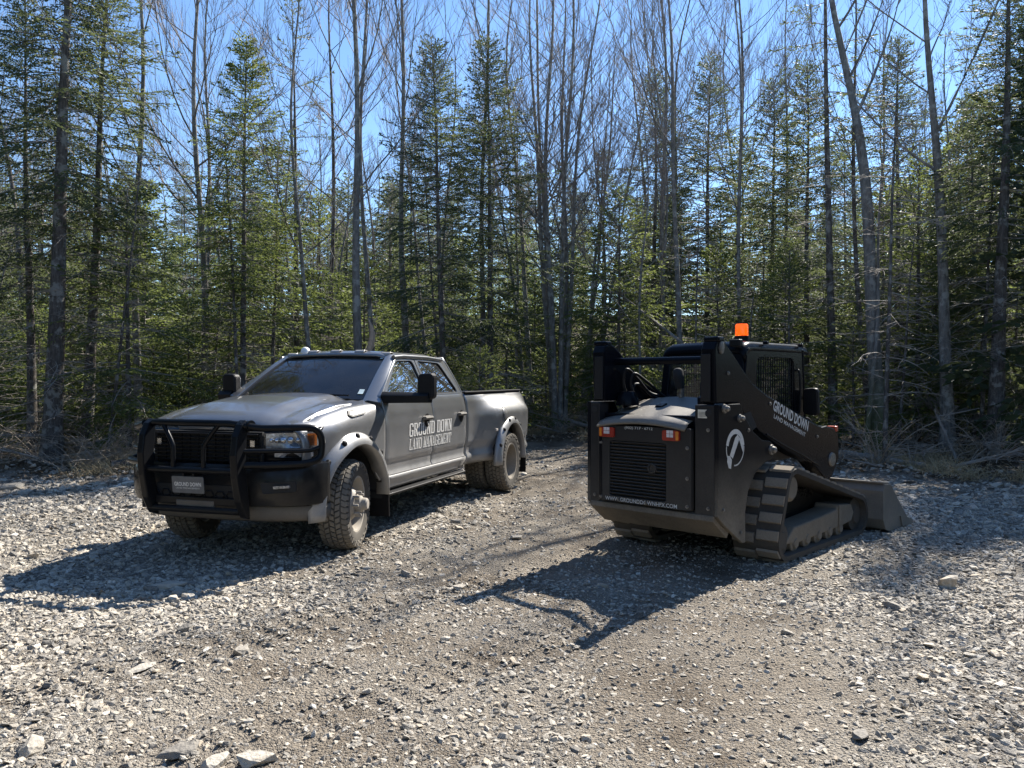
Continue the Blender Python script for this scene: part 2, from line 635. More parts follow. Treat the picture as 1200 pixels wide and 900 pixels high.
def trunk_path(h, seed, lean=(0, 0), wob=0.06, n=14, bend=(0, 0)):
    rnd = random.Random(seed)
    a, b, c, d = [rnd.uniform(0, 6.28) for _ in range(4)]
    pts = []
    for i in range(n + 1):
        t = i / n
        z = -0.25 + (h + 0.25) * t
        w = wob * h * 0.12 * t
        pts.append((lean[0] * z + bend[0] * t * t * h + w * (math.sin(5 * t + a) + 0.5 * math.sin(11 * t + b)),
                    lean[1] * z + bend[1] * t * t * h + w * (math.sin(5 * t + c) + 0.5 * math.sin(11 * t + d)), z))
    return pts


def on_path(pts, t):
    x = min(max(t, 0), 0.9999) * (len(pts) - 1)
    i = int(x); f = x - i
    return tuple(pts[i][k] * (1 - f) + pts[i + 1][k] * f for k in range(3))


def branch_curve(p, az, el, l, up, rnd, n=5, wob=0.08):
    """from p, heading az/el, bending by up radians over its length"""
    pts = [p]
    x, y, z = p
    da = 0
    for i in range(n):
        e = el + up * (i + 0.5) / n
        da += rnd.uniform(-wob, wob) * 2
        s = l / n
        x += math.cos(az + da) * math.cos(e) * s
        y += math.sin(az + da) * math.cos(e) * s
        z += math.sin(e) * s
        pts.append((x, y, z))
    return pts


def mesh_trunk(T, pts, r0, r1, n=9, flare=1.35):
    k = len(pts)
    b = len(T.v)
    for i, p in enumerate(pts):
        t = i / (k - 1)
        r = r0 + (r1 - r0) * t ** 0.85
        if i == 0: r *= flare
        if i == 1: r *= 1 + (flare - 1) * 0.15
        for j in range(n):
            a = 2 * math.pi * j / n
            q = r * (1 + 0.07 * math.sin(3 * a + i * 0.7) + 0.05 * math.sin(5 * a - i))
            T.v.append((p[0] + q * math.cos(a), p[1] + q * math.sin(a), p[2]))
    for i in range(k - 1):
        for j in range(n):
            j2 = (j + 1) % n
            T.f.append((b + i * n + j, b + i * n + j2, b + (i + 1) * n + j2, b + (i + 1) * n + j))
    T.f.append(tuple(b + (k - 1) * n + j for j in range(n)))


def bare_tree(name, h, r0, seed, lean=(0, 0), bend=(0, 0), start=0.4, nlimb=16, spread=0.42, stems=1, bmat=None, tmat=None, fine=1.0, wob=0.06):
    rnd = random.Random(seed)
    T, K = Tri(), Tri()
    for s in range(stems):
        if stems > 1:
            a = 6.283 * s / stems + rnd.uniform(-0.4, 0.4)
            ln = (lean[0] + 0.05 * math.cos(a) * rnd.uniform(0.5, 1.6), lean[1] + 0.05 * math.sin(a) * rnd.uniform(0.5, 1.3))
            off = (math.cos(a) * r0 * 1.1, math.sin(a) * r0 * 1.1)
            hh, rr = h * rnd.uniform(0.82, 1.0), r0 * rnd.uniform(0.6, 1.0)
            bd = (bend[0] + 0.006 * math.cos(a), bend[1] + 0.006 * math.sin(a))
        else:
            ln, off, hh, rr, bd = lean, (0, 0), h, r0, bend
        pts = [(p[0] + off[0], p[1] + off[1], p[2]) for p in trunk_path(hh, seed * 7 + s, ln, wob, 16, bd)]
        mesh_trunk(T, pts, rr, 0.012)
        nl = max(5, int(nlimb / (stems ** 0.5)))
        for i in range(nl):
            t = start + (0.97 - start) * (i + rnd.random()) / nl
            p = on_path(pts, t)
            az = rnd.uniform(0, 6.283)
            l = max(0.5, (1 - t) * hh * spread * rnd.uniform(0.7, 1.5) + 0.4)
            el = R(rnd.uniform(28, 58))
            rb = max(0.008, rr * (1 - t) * rnd.uniform(0.28, 0.5))
            lp = branch_curve(p, az, el, l, R(rnd.uniform(5, 35)), rnd, 7, 0.09)
            T.tube(lp, rb, 0.005, 5)
            for j in range(int((4 + l * 2.4) * fine)):
                u = rnd.uniform(0.18, 1.0)
                q = on_path(lp, u)
                a2 = az + rnd.choice((-1, 1)) * R(rnd.uniform(20, 75))
                l2 = l * (1.05 - u * 0.7) * rnd.uniform(0.25, 0.5) + 0.15
                bp = branch_curve(q, a2, el + R(rnd.uniform(-15, 25)), l2, R(rnd.uniform(10, 35)), rnd, 4, 0.12)
                K.tube(bp, max(0.0045, rb * 0.35), 0.003, 3)
                for k in range(int((3 + l2 * 4.0) * fine)):
                    w = rnd.uniform(0.15, 1.0)
                    q2 = on_path(bp, w)
                    a3 = a2 + R(rnd.uniform(-65, 65))
                    l3 = l2 * rnd.uniform(0.25, 0.55) + 0.1
                    tp = branch_curve(q2, a3, el + R(rnd.uniform(-10, 30)), l3, R(20), rnd, 2, 0.15)
                    K.tube(tp, 0.0042, 0.002, 3)
    return T.mesh(name + ' trunk', bmat or BARK_G, True), K.mesh(name + ' twigs', tmat or TWIG)


def conifer(name, h, r0, seed, lean=(0, 0), live=0.35, spread=1.5, dens=1.0, dead=1.0, nmat=None, tuft=0.07, full=1.0, droop=12, bend=(0, 0), thin_top=0.0, ragged=0.25):
    rnd = random.Random(seed)
    T, D, N = Tri(), Tri(), Tri()
    pts = trunk_path(h, seed, lean, 0.025, 14, bend)
    mesh_trunk(T, pts, r0, 0.01, 8)
    z = 0.35
    while z < h * 0.985:
        t = z / h
        p = on_path(pts, (z + 0.25) / (h + 0.25))
        if t < live:                                   # dead lower branches
            for _ in range(rnd.choice((1, 2, 3, 4)) if dead > 0 else 0):
                if rnd.random() > dead: continue
                l = spread * rnd.uniform(0.35, 0.95)
                az = rnd.uniform(0, 6.283)
                bp = branch_curve(p, az, R(rnd.uniform(-12, 18)), l, R(rnd.uniform(-45, 10)), rnd, 5, 0.14)
                D.tube(bp, 0.009, 0.0035, 3)
                for k in range(int(3 + l * 6)):
                    q = on_path(bp, rnd.uniform(0.2, 1))
                    D.tube(branch_curve(q, az + R(rnd.choice((-1, 1)) * rnd.uniform(25, 80)), R(rnd.uniform(-35, 25)), rnd.uniform(0.1, 0.4) * spread, R(rnd.uniform(-30, 10)), rnd, 2, 0.2), 0.0045, 0.002, 3)
            z += rnd.uniform(0.10, 0.28)
            continue
        tt = (t - live) / (1 - live)
        prof = (1 - tt) ** 0.72 * min(1.0, 0.6 + tt * 2.5)
        nb = max(3, int(rnd.uniform(4.2, 6.8) * full))
        az0 = rnd.uniform(0, 6.283)
        gap = rnd.uniform(0.75, 1.25)
        for i in range(nb):
            if rnd.random() < thin_top * tt: continue
            l = spread * prof * gap * rnd.uniform(1 - ragged, 1 + ragged * 0.7) + 0.14
            az = az0 + 6.283 * i / nb + rnd.uniform(-0.4, 0.4)
            el = R(6 + 46 * tt ** 1.6 - droop * (1 - tt) + rnd.uniform(-9, 9))
            bp = branch_curve((p[0], p[1], p[2] + rnd.uniform(-0.10, 0.10)), az, el, l, R(rnd.uniform(-30, 12)), rnd, 6, 0.06)
            D.tube(bp, 0.006 + 0.006 * l, 0.003, 3)
            u = 0.10 if l < 0.6 else rnd.uniform(0.12, 0.4)
            du = 0.062 / max(l, 0.2) / dens
            side = 1
            while u < 1.0:
                q = on_path(bp, u)
                side = -side
                bl = (l * (1.0 - u) * 0.5 + 0.12) * rnd.uniform(0.55, 1.2)
                a2 = az + side * R(rnd.uniform(32, 62))
                e2 = el + R(rnd.uniform(-26, 4))
                dx, dy, dz = math.cos(a2) * math.cos(e2), math.sin(a2) * math.cos(e2), math.sin(e2)
                m = max(2, int(bl / (tuft * 0.5)))
                for k in range(m):
                    s = (k + 0.5) / m * bl
                    sag = -0.30 * s * s
                    fx = (0.75 if k % 2 else -0.75) + rnd.uniform(-0.3, 0.3)
                    d = (dx - dy * fx + rnd.uniform(-.15, .15), dy + dx * fx + rnd.uniform(-.15, .15), dz - 0.5 * s + rnd.uniform(-0.30, 0.18))
                    N.needle((q[0] + dx * s, q[1] + dy * s, q[2] + dz * s + sag), d, tuft * rnd.uniform(0.75, 1.2), tuft * 0.21, rnd)
                u += du
            q, o = bp[-1], bp[-2]
            dd = [(q[k] - o[k]) for k in range(3)]
            ln = math.sqrt(sum(c * c for c in dd)) or 1
            for k in range(6):
                d = tuple(c / ln + rnd.uniform(-.45, .45) for c in dd)
                N.needle(q, d, tuft * 1.15, tuft * 0.2, rnd)
        z += rnd.uniform(0.17, 0.36) * (1.2 - 0.6 * tt) / max(0.5, full)
    return T.mesh(name + ' trunk', BARK_S, True), N.mesh(name + ' needles', nmat or NEED_F), D.mesh(name + ' branches', TWIG_D)


def ground_at(px, dist):
    """photo column + distance over the ground -> x, y"""
    return (px - 600.0) / FPX * dist, dist


def put_tree(name, parts, x, y, label, cat, group=None, rz=0.0, sc=1.0, tilt=(0.0, 0.0), sz=None):
    """tilt: lean (metres sideways per metre of height) to the right and away"""
    root = empty(name, (x, y, gh(x, y) - 0.03), 0)
    m = Matrix.Rotation(math.atan(tilt[0]), 3, 'Y') @ Matrix.Rotation(-math.atan(tilt[1]), 3, 'X') @ Matrix.Rotation(rz, 3, 'Z')
    root.rotation_euler = m.to_euler()
    root.scale = (sc, sc, sz or sc)
    for nm, me in parts: link_mesh(nm, me, root)
    tag(root, label, cat, group)
    return root


# ---------------------------------------------------------------- the trees that can be picked out at the edge
def lean_of(bx, tx, d):
    return (tx - bx) / FPX * d / (CAM_H + HOR / FPX * d)


KC = {   # conifer forms shared by the trees that can be picked out (height they are drawn at, parts)
    'gaunt': (12.0, conifer('gaunt spruce', 12.0, 0.19, 11, live=0.40, spread=1.75, dens=0.95, dead=0.75, nmat=NEED_S, thin_top=0.2, ragged=0.5, full=1.0, droop=18)),
    'clumped': (11.0, conifer('clumped spruce', 11.0, 0.13, 13, live=0.34, spread=1.75, dens=1.0, dead=0.9, nmat=NEED_S, ragged=0.55, full=1.1, droop=16)),
    'bright': (8.9, conifer('bright fir', 8.9, 0.09, 15, live=0.34, spread=1.35, dens=1.15, dead=1.0, full=1.2, ragged=0.3, droop=8)),
    'layered': (10.2, conifer('layered spruce', 10.2, 0.11, 19, live=0.24, spread=1.9, dens=1.0, dead=0.9, nmat=NEED_S, ragged=0.45, full=1.1, droop=14)),
    'bushy': (5.4, conifer('bushy fir', 5.4, 0.07, 14, live=0.12, spread=1.75, dens=1.0, dead=0.9, droop=20, ragged=0.4)),
    'sapling': (2.4, conifer('fir sapling', 2.4, 0.035, 20, live=0.04, spread=0.95, dens=1.15, dead=0.0)),
    'thin': (12.0, conifer('thin spruce', 12.0, 0.105, 36, live=0.5, spread=1.6, dens=0.6, dead=0.75, nmat=NEED_S, full=0.6, thin_top=0.3, ragged=0.5)),
}


def key_conifer(px, d, tx, label, kind, h, wide=1.0, rz=0.0, name='spruce_tree'):
    x, y = ground_at(px, d)
    h0, (t, n, b) = KC[kind]
    k = h / h0
    return put_tree(name, (('trunk', t), ('crown', n), ('branches', b)), x, y, label, 'tree', None, rz + px * 0.013, k * wide, (lean_of(px, tx, d), 0.0), k)


def key_bare(px, d, tx, label, **kw):
    x, y = ground_at(px, d)
    nm = kw.pop('name', 'bare_tree')
    kw.setdefault('wob', 0.13)
    kw['r0'] *= 0.86
    t, k = bare_tree(label[:20], lean=(lean_of(px, tx, d), kw.pop('leany', 0.0)), **kw)
    return put_tree(nm, (('trunk', t), ('crown', k)), x, y, label, 'tree')


key_conifer(60, 14.8, 82, 'tall spruce with thick grey trunk at the gravel edge, many dead lower branches', 'gaunt', 12.5)
key_conifer(38, 16.2, 30, 'slim spruce close behind the thickest spruce trunk', 'clumped', 9.6)
key_conifer(100, 16.0, 128, 'spruce with a clump of green boughs beside the thickest spruce', 'clumped', 11)
key_conifer(150, 15.6, 150, 'short bushy fir with drooping boughs near the tipped brush', 'bushy', 5.4, name='fir_tree')
key_bare(163, 17.5, 160, 'bare tree with one long upswept limb near the thick spruce', h=13.5, r0=0.12, seed=21, start=0.42, nlimb=11, spread=0.5, fine=0.8)
key_bare(238, 19.0, 238, 'straight bare tree with a fine pinkish twig crown beside the bright fir', h=15.0, r0=0.12, seed=22, start=0.3, nlimb=26, spread=0.3, fine=0.95)
key_conifer(285, 17.0, 288, 'bright green pointed fir standing free behind the truck hood', 'bright', 8.9, name='fir_tree')
key_conifer(318, 18.2, 330, 'young fir with a soft crown filling the gap by the bright fir', 'bushy', 5.6, name='fir_tree')
key_bare(372, 17.5, 335, 'bare tree with a crooked bent trunk leaning over the young firs', h=11.0, r0=0.08, seed=23, start=0.35, nlimb=14, spread=0.4, wob=0.2)
key_conifer(348, 21.0, 345, 'thin spruce with a sparse top rising between bare trunks', 'thin', 11.6)
stub = key_bare(425, 17.0, 410, 'thick dark bare trunk behind the truck cab with a broken pale stub', h=15.5, r0=0.125, seed=24, start=0.42, nlimb=15, spread=0.4, wob=0.12, fine=0.8)
key_bare(440, 18.5, 425, 'bare trunk rising close behind the broken-stub trunk', h=15.0, r0=0.085, seed=25, start=0.4, nlimb=15, spread=0.35)
key_bare(480, 19.0, 470, 'bare tree forking high over the truck cab', h=14.5, r0=0.12, seed=26, start=0.48, nlimb=12, spread=0.5)
key_conifer(522, 18.0, 505, 'dark narrow spruce over the rear door of the truck', 'layered', 9.4)
key_conifer(575, 20.0, 572, 'layered spruce with a pointed top above the truck bed', 'layered', 10.2)
key_conifer(562, 16.6, 562, 'waist-high young fir just behind the truck bed', 'sapling', 2.35, name='fir_sapling')
key_bare(655, 22.0, 652, 'tall clump of grey maple stems fanning upward between truck and loader', name='maple_clump', h=17.0, r0=0.15, seed=27, start=0.3, nlimb=60, spread=0.34, stems=6, fine=0.65)
key_bare(690, 23.5, 745, 'pair of bare stems leaning right beside the maple clump', h=14.0, r0=0.10, seed=28, start=0.35, nlimb=26, spread=0.38, stems=2)
key_bare(618, 22.5, 560, 'thin bare stem leaning left beside the maple clump', h=13.0, r0=0.07, seed=29, start=0.4, nlimb=14, spread=0.3)
key_conifer(765, 27.0, 768, 'far spruce with a dense rounded tip behind the loader arms', 'clumped', 12)
key_conifer(828, 28.0, 830, 'far dark spruce with a rusty cone-laden top', 'layered', 12.8)
key_bare(800, 20.5, 778, 'straight bare trunk standing left of the far dark spruces', h=15.0, r0=0.11, seed=33, start=0.45, nlimb=14, spread=0.4)
key_bare(868, 21.0, 860, 'slender bare trunk behind the loader beacon', h=14.0, r0=0.085, seed=34, start=0.4, nlimb=14, spread=0.35)
key_conifer(905, 23.0, 905, 'broad dark spruce behind the loader cab roof', 'layered', 10.4)
key_conifer(977, 17.5, 966, 'dark straight spruce trunk beside the loader mirror, thin boughs high up', 'thin', 13)
key_bare(1034, 16.0, 985, 'pale grey maple trunk leaning left with a mossy foot', h=13.0, r0=0.205, seed=37, start=0.5, nlimb=10, spread=0.45, bmat=BARK_M, bend=(-0.004, 0), fine=0.8)
key_bare(1014, 15.8, 1052, 'slim mossy trunk crossing close beside the leaning maple', h=6.5, r0=0.075, seed=38, start=0.55, nlimb=7, spread=0.4, bmat=BARK_M, fine=0.7)
key_bare(1112, 16.0, 1088, 'grey trunk with long arching limbs above the fallen log', h=12.5, r0=0.17, seed=39, start=0.45, nlimb=10, spread=0.6, fine=0.7)
key_conifer(1166, 15.0, 1182, 'stout spruce trunk with lichened bark in front of the fallen log', 'gaunt', 10.4)
key_conifer(1210, 17.0, 1205, 'shaggy spruce behind the stout lichened trunk', 'clumped', 11)
key_conifer(1075, 18.5, 1078, 'half-grown fir with pale boughs between the two grey trunks', 'bushy', 6.8, name='fir_tree')
key_conifer(1140, 19.5, 1140, 'dark fir deep behind the stout lichened trunk', 'layered', 8.5, name='fir_tree')
key_conifer(925, 17.8, 925, 'low fir with dead grey boughs beyond the loader cab', 'bushy', 4.6, name='fir_tree')
key_conifer(1000, 17.0, 1000, 'low mossy-looking fir behind the loader bucket arms', 'sapling', 2.6, name='fir_sapling')

key_conifer(945, 20.5, 945, 'spruce with shaggy grey-green boughs beyond the loader mirror', 'layered', 9.8)
key_conifer(1052, 22.0, 1052, 'tall dense spruce filling the gap behind the leaning maple', 'clumped', 11)
key_conifer(725, 21.5, 725, 'ragged fir behind the left riser of the loader arms', 'bushy', 6.5, name='fir_tree')

# the pale split stub on the thick trunk behind the cab
mb = MB()
mb.loft([[(0.17 + 0.05 * math.cos(a) * s + dx, -0.10 + 0.035 * math.sin(a) * s, z) for a in [i * math.pi / 3 for i in range(6)]]
         for z, s, dx in ((2.0, 0.7, -0.06), (2.2, 1.5, 0.02), (2.45, 1.25, 0.06), (2.65, 0.7, 0.03), (2.8, 0.1, -0.03))])
st = mb.build('broken_stub', simple('torn wood', (0.45, 0.33, 0.24), 0.8, scale=20), stub, 40)
st['label'] = 'pale torn stub of a broken limb'


# ---------------------------------------------------------------- the trees deeper in the woods, copied
def proto_parts(kind, i):
    if kind == 'fir':
        t, n, b = conifer('far fir', h=[8.0, 9.5, 7.0, 10.5][i], r0=0.10, seed=100 + i, live=[0.18, 0.3, 0.08, 0.33][i], spread=[1.9, 1.8, 2.1, 1.7][i], dens=0.75, dead=0.8, nmat=NEED_F if i == 2 else NEED_S, tuft=0.105, full=0.95, ragged=0.45)
        return (('trunk', t), ('crown', n), ('branches', b))
    if kind == 'young':
        t, n, b = conifer('young fir', h=[3.0, 4.2, 2.0][i], r0=0.045, seed=120 + i, live=[0.05, 0.15, 0.02][i], spread=[1.3, 1.7, 0.95][i], dens=0.95, dead=0.8, tuft=0.082, ragged=0.35, droop=16)
        return (('trunk', t), ('crown', n), ('branches', b))
    if kind == 'bare':
        t, k = bare_tree('far bare', h=[13.5, 15.0, 12.0, 16.0, 11.0][i], r0=[0.085, 0.10, 0.065, 0.105, 0.055][i], seed=140 + i, start=[0.4, 0.45, 0.35, 0.4, 0.3][i], nlimb=[22, 18, 22, 24, 18][i], spread=[0.42, 0.48, 0.36, 0.45, 0.38][i], lean=(random.Random(i).uniform(-0.04, 0.04), 0), wob=0.16, fine=0.72, bmat=BARK_S if i == 1 else BARK_G)
        return (('trunk', t), ('crown', k))
    t, n, b = conifer('dead pole', h=[4.5, 6.0, 3.6][i], r0=0.045, seed=160 + i, live=0.99, spread=[0.9, 1.0, 0.8][i], dead=1.0)
    return (('trunk', t), ('branches', b))


INFO = {
    'fir': ('fir_tree', 'evergreen standing among many in the depth of the woods', 'tree', 'evergreens in the depth of the woods', 4),
    'young': ('fir_sapling', 'young fir filling the understorey deep among the trunks', 'sapling', 'young firs of the understorey', 3),
    'bare': ('bare_tree', 'leafless hardwood standing among many in the depth of the woods', 'tree', 'leafless hardwoods in the depth of the woods', 5),
    'dead': ('dead_sapling', 'dead grey sapling pole with brittle side twigs in the thicket', 'dead sapling', 'dead sapling poles of the thicket', 3),
}
PROTO = {k: [proto_parts(k, i) for i in range(v[4])] for k, v in INFO.items()}
KEYXY = [(o.location.x, o.location.y) for o in COL.objects if o.type == 'EMPTY']


def scatter(kind, n, dmin, dmax, seed, mind=0.8, off=1.2, wide=0.78, smin=0.78, smax=1.2):
    rnd = random.Random(seed)
    nm, lab, cat, grp, k = INFO[kind]
    done = 0
    tries = 0
    while done < n and tries < n * 60:
        tries += 1
        d = math.sqrt(rnd.uniform(dmin ** 2, dmax ** 2))
        x = rnd.uniform(-wide, wide) * d
        y = d
        if y < float(edge_y(x)) + off: continue
        if kind == 'young' and x / y > 0.37 and y < 18.2: continue        # the ground by the grey trunks lies open
        if kind == 'young' and x / y < -0.45 and y < 16.0: continue
        if any((x - a) ** 2 + (y - b) ** 2 < mind * mind for a, b in KEYXY): continue
        KEYXY.append((x, y))
        put_tree(nm, PROTO[kind][rnd.randrange(k)], x, y, lab, cat, grp, rnd.uniform(0, 6.28), rnd.uniform(smin, smax), (rnd.gauss(0, 0.055), rnd.gauss(0, 0.05)) if kind in ('bare', 'dead') else (rnd.gauss(0, 0.015), 0.0))
        done += 1


scatter('young', 80, 14.5, 23, 1, 0.6, 2.0)
scatter('dead', 46, 13.0, 24, 2, 0.45, 0.7)
scatter('bare', 32, 16, 26, 3, 0.8, 2.0)
scatter('fir', 36, 18, 30, 4, 1.1, 3.0)
scatter('bare', 40, 26, 48, 5, 1.0, 3)
scatter('fir', 68, 28, 52, 6, 1.3, 3, smin=0.9, smax=1.25)
scatter('young', 70, 22, 36, 7, 0.8, 2)
scatter('fir', 90, 50, 85, 8, 1.5, 3, smin=1.0, smax=1.3)


# ---------------------------------------------------------------- lettering
def text_flat(s, size, bold=0.0, sx=1.0):
    cu = bpy.data.curves.new('lettering', 'FONT')
    cu.body = s
    cu.size = size
    cu.offset = bold
    cu.resolution_u = 3
    ob = bpy.data.objects.new('lettering', cu)
    COL.objects.link(ob)
    bpy.context.view_layer.update()
    me = bpy.data.meshes.new_from_object(ob.evaluated_get(bpy.context.evaluated_depsgraph_get()))
    vs = [(v.co.x * sx, v.co.y) for v in me.vertices]
    fs = [tuple(p.vertices) for p in me.polygons]
    bpy.data.objects.remove(ob); bpy.data.curves.remove(cu); bpy.data.meshes.remove(me)
    return vs, fs


def fit_text(vs, w, h, cx=0.0, cy=0.0):
    xs = [p[0] for p in vs]; ys = [p[1] for p in vs]
    x0, x1, y0, y1 = min(xs), max(xs), min(ys), max(ys)
    return [((p[0] - x0) / (x1 - x0) * w - w / 2 + cx, (p[1] - y0) / (y1 - y0) * h - h / 2 + cy) for p in vs]


def lettering(s, w, h, fn, mat, parent, cx=0.0, cy=0.0, bold=0.0, name='lettering'):
    vs, fs = text_flat(s, 1.0, bold)
    vs = fit_text(vs, w, h, cx, cy)
    mb = MB()
    mb.add([fn(a, b) for a, b in vs], fs)
    return mb.build(name, mat, parent, fix=False)


# condensed slab-serif capitals drawn as strokes in a 0..0.62 x 0..1 cell
def _q(x0, y0, x1, y1): return [(x0, y0), (x1, y0), (x1, y1), (x0, y1)]
def _d(x0, x1, w): return [(x0, 0), (x0 + w, 0), (x1 + w, 1), (x1, 1)]
def _stem(x, t=0.17, lo=True, hi=True):
    o = [_q(x, 0, x + t, 1)]
    if lo: o.append(_q(x - 0.05, 0, x + t + 0.05, 0.10))
    if hi: o.append(_q(x - 0.05, 0.90, x + t + 0.05, 1.0))
    return o
def _arc(x0, x1, y0, y1, t=0.17, h=0.10):
    c = 0.10
    return [_q(x0, y0 + c, x0 + t, y1 - c), _q(x1 - t, y0 + c, x1, y1 - c),
            [(x0, y0 + c), (x0 + c, y0), (x1 - c, y0), (x1, y0 + c), (x1 - t, y0 + c), (x1 - t - .02, y0 + h), (x0 + t + .02, y0 + h), (x0 + t, y0 + c)],
            [(x0, y1 - c), (x0 + t, y1 - c), (x0 + t + .02, y1 - h), (x1 - t - .02, y1 - h), (x1 - t, y1 - c), (x1, y1 - c), (x1 - c, y1), (x0 + c, y1)]]
SLAB = {
    'G': _arc(0.02, 0.60, 0, 1)[0:1] + _arc(0.02, 0.60, 0, 1)[2:] + [_q(0.43, 0.1, 0.60, 0.45), _q(0.34, 0.38, 0.62, 0.48), _q(0.43, 0.72, 0.60, 0.9)],
    'R': _stem(0.06) + [_q(0.2, 0.9, 0.48, 1), _q(0.2, 0.46, 0.46, 0.56), [(0.40, 0.52), (0.57, 0.60), (0.57, 0.9), (0.46, 1.0), (0.40, 0.9)], [(0.26, 0.5), (0.44, 0.5), (0.62, 0.08), (0.62, 0), (0.44, 0)]],
    'O': _arc(0.02, 0.60, 0, 1),
    'U': _stem(0.05, lo=False)[0:1] + [_q(0.0, 0.9, 0.27, 1), _q(0.35, 0.9, 0.62, 1), _q(0.41, 0.1, 0.57, 1), [(0.05, 0.12), (0.16, 0), (0.46, 0), (0.57, 0.12), (0.41, 0.12), (0.22, 0.12)]],
    'N': [_q(0.05, 0, 0.17, 1), _q(0.46, 0, 0.58, 1), _q(0, 0, 0.24, 0.09), _q(0.38, 0.91, 0.62, 1), _q(0, 0.91, 0.18, 1), [(0.40, 0), (0.58, 0), (0.23, 1), (0.05, 1)]],
    'D': _stem(0.06) + [_q(0.2, 0.9, 0.48, 1), _q(0.2, 0, 0.48, 0.1), [(0.42, 0.0), (0.5, 0), (0.60, 0.14), (0.60, 0.86), (0.5, 1), (0.42, 1.0)]],
    'W': [_d(0.13, 0.03, 0.14), _d(0.13, 0.27, 0.10), _d(0.40, 0.27, 0.14), _d(0.40, 0.52, 0.09), _q(-0.02, 0.91, 0.22, 1), _q(0.46, 0.91, 0.66, 1)],
    'L': _stem(0.08) + [_q(0.2, 0, 0.58, 0.1), _q(0.48, 0, 0.58, 0.3)],
    'A': [_d(0.04, 0.24, 0.09), _d(0.42, 0.22, 0.17), _q(0.15, 0.28, 0.45, 0.37), _q(-0.02, 0, 0.22, 0.09), _q(0.34, 0, 0.66, 0.09)],
    'M': [_q(0.03, 0, 0.13, 1), _q(0.47, 0, 0.61, 1), _q(-0.02, 0, 0.2, 0.09), _q(0.42, 0, 0.66, 0.09), _d(0.24, 0.03, 0.14), _d(0.26, 0.47, 0.1)],
    'E': _stem(0.06) + [_q(0.2, 0.9, 0.57, 1), _q(0.2, 0, 0.58, 0.1), _q(0.2, 0.45, 0.44, 0.55), _q(0.48, 0, 0.58, 0.28), _q(0.48, 0.72, 0.57, 1)],
    'T': _stem(0.22, hi=False) + [_q(0.0, 0.9, 0.62, 1), _q(0.0, 0.7, 0.09, 1), _q(0.53, 0.7, 0.62, 1)],
}


def slab_text(s, w, h, fn, mat, parent, cx, cy, name='lettering'):
    n = len(s) - 0.5 * s.count(' ')
    mb = MB()
    step = w / n
    gone = 0.0
    for i, ch in enumerate(s + ' '):
        if ch == ' ':
            mb.build(name, mat, parent, fix=False)
            mb = MB()
            gone += 0.5
            continue
        x0 = cx - w / 2 + (i - gone) * step
        for j, q in enumerate(SLAB[ch]):
            # overlapping strokes step out by a hair so that no two faces share a plane
            mb.add([fn(x0 + a / 0.70 * step, cy - h / 2 + b * h, 0.0004 * j) for a, b in q], [tuple(range(len(q)))])


# ---------------------------------------------------------------- vehicle materials
PAINT = dusty('granite grey paint', (0.20, 0.202, 0.206), 0.28, 0.78, amount=0.72, base=0.05, low=0.30, high=1.45, dust=(0.33, 0.32, 0.305), coat=0.8, crough=0.06)  # real dust, thickened on the sides so their colour carries grazing sunlight
BLACK = dusty('black powder coat', (0.005, 0.006, 0.008), 0.28, 0.0, amount=0.05, base=0.002, low=0.2, high=1.2, spec=0.16)
BUMP = dusty('black bumper paint', (0.006, 0.007, 0.009), 0.18, 0.0, amount=0.09, base=0.003, low=0.35, high=1.0, spec=0.2)
AIRDAM = dusty('dusty air dam plastic', (0.05, 0.05, 0.05), 0.6, amount=0.32, base=0.15)
TRIM = simple('black plastic trim', (0.008, 0.008, 0.009), 0.5, var=0.2, spec=0.2)
RUBBER = dusty('tyre rubber', (0.016, 0.015, 0.014), 0.75, amount=0.20, base=0.06, low=0.0, high=0.9)
TREAD = dusty('dusty tread rubber', (0.035, 0.033, 0.030), 0.8, amount=0.5, base=0.24, low=0.0, high=0.9)
STEEL = dusty('wheel steel', (0.34, 0.34, 0.34), 0.42, 0.5, amount=0.75, base=0.25, low=0.0, high=0.9)
STEEL_D = dusty('dark wheel steel', (0.06, 0.06, 0.06), 0.5, 0.3, amount=0.8, base=0.35, low=0.0, high=0.9)
UNDER = simple('underbody black', (0.012, 0.012, 0.012), 0.8)
GLASS_W = glass('windshield glass', (0.32, 0.36, 0.40), 0.01, 0.05, 1.75)
GLASS_S = glass('tinted side glass', (0.07, 0.075, 0.08), 0.01, 0.10)
LENS = glass('lamp lens', (0.85, 0.87, 0.9), 0.05, 0.10)
CHROME = simple('lamp reflector', (0.62, 0.63, 0.65), 0.16, 0.9, var=0.2, scale=30)
AMBER = simple('amber lens', (0.62, 0.19, 0.02), 0.2, var=0.2, scale=40)
SEAT = simple('cab upholstery', (0.075, 0.072, 0.07), 0.7)
WHITE = simple('white vinyl', (0.62, 0.61, 0.58), 0.55, var=0.12, scale=30)
PLATE = simple('slate plate', (0.10, 0.105, 0.11), 0.5, var=0.15, scale=20)


def truck_side_y(z):
    return float(np.interp(z, [.42, .52, .58, .61, .66, .70, .765, .79, .95, 1.15, 1.30, 1.40, 1.46, 1.60, 1.90, 2.0],
                           [.93, .955, .985, .992, .962, .965, .972, .988, 1.0, 1.004, .988, .962, .935, .875, .735, .69]))


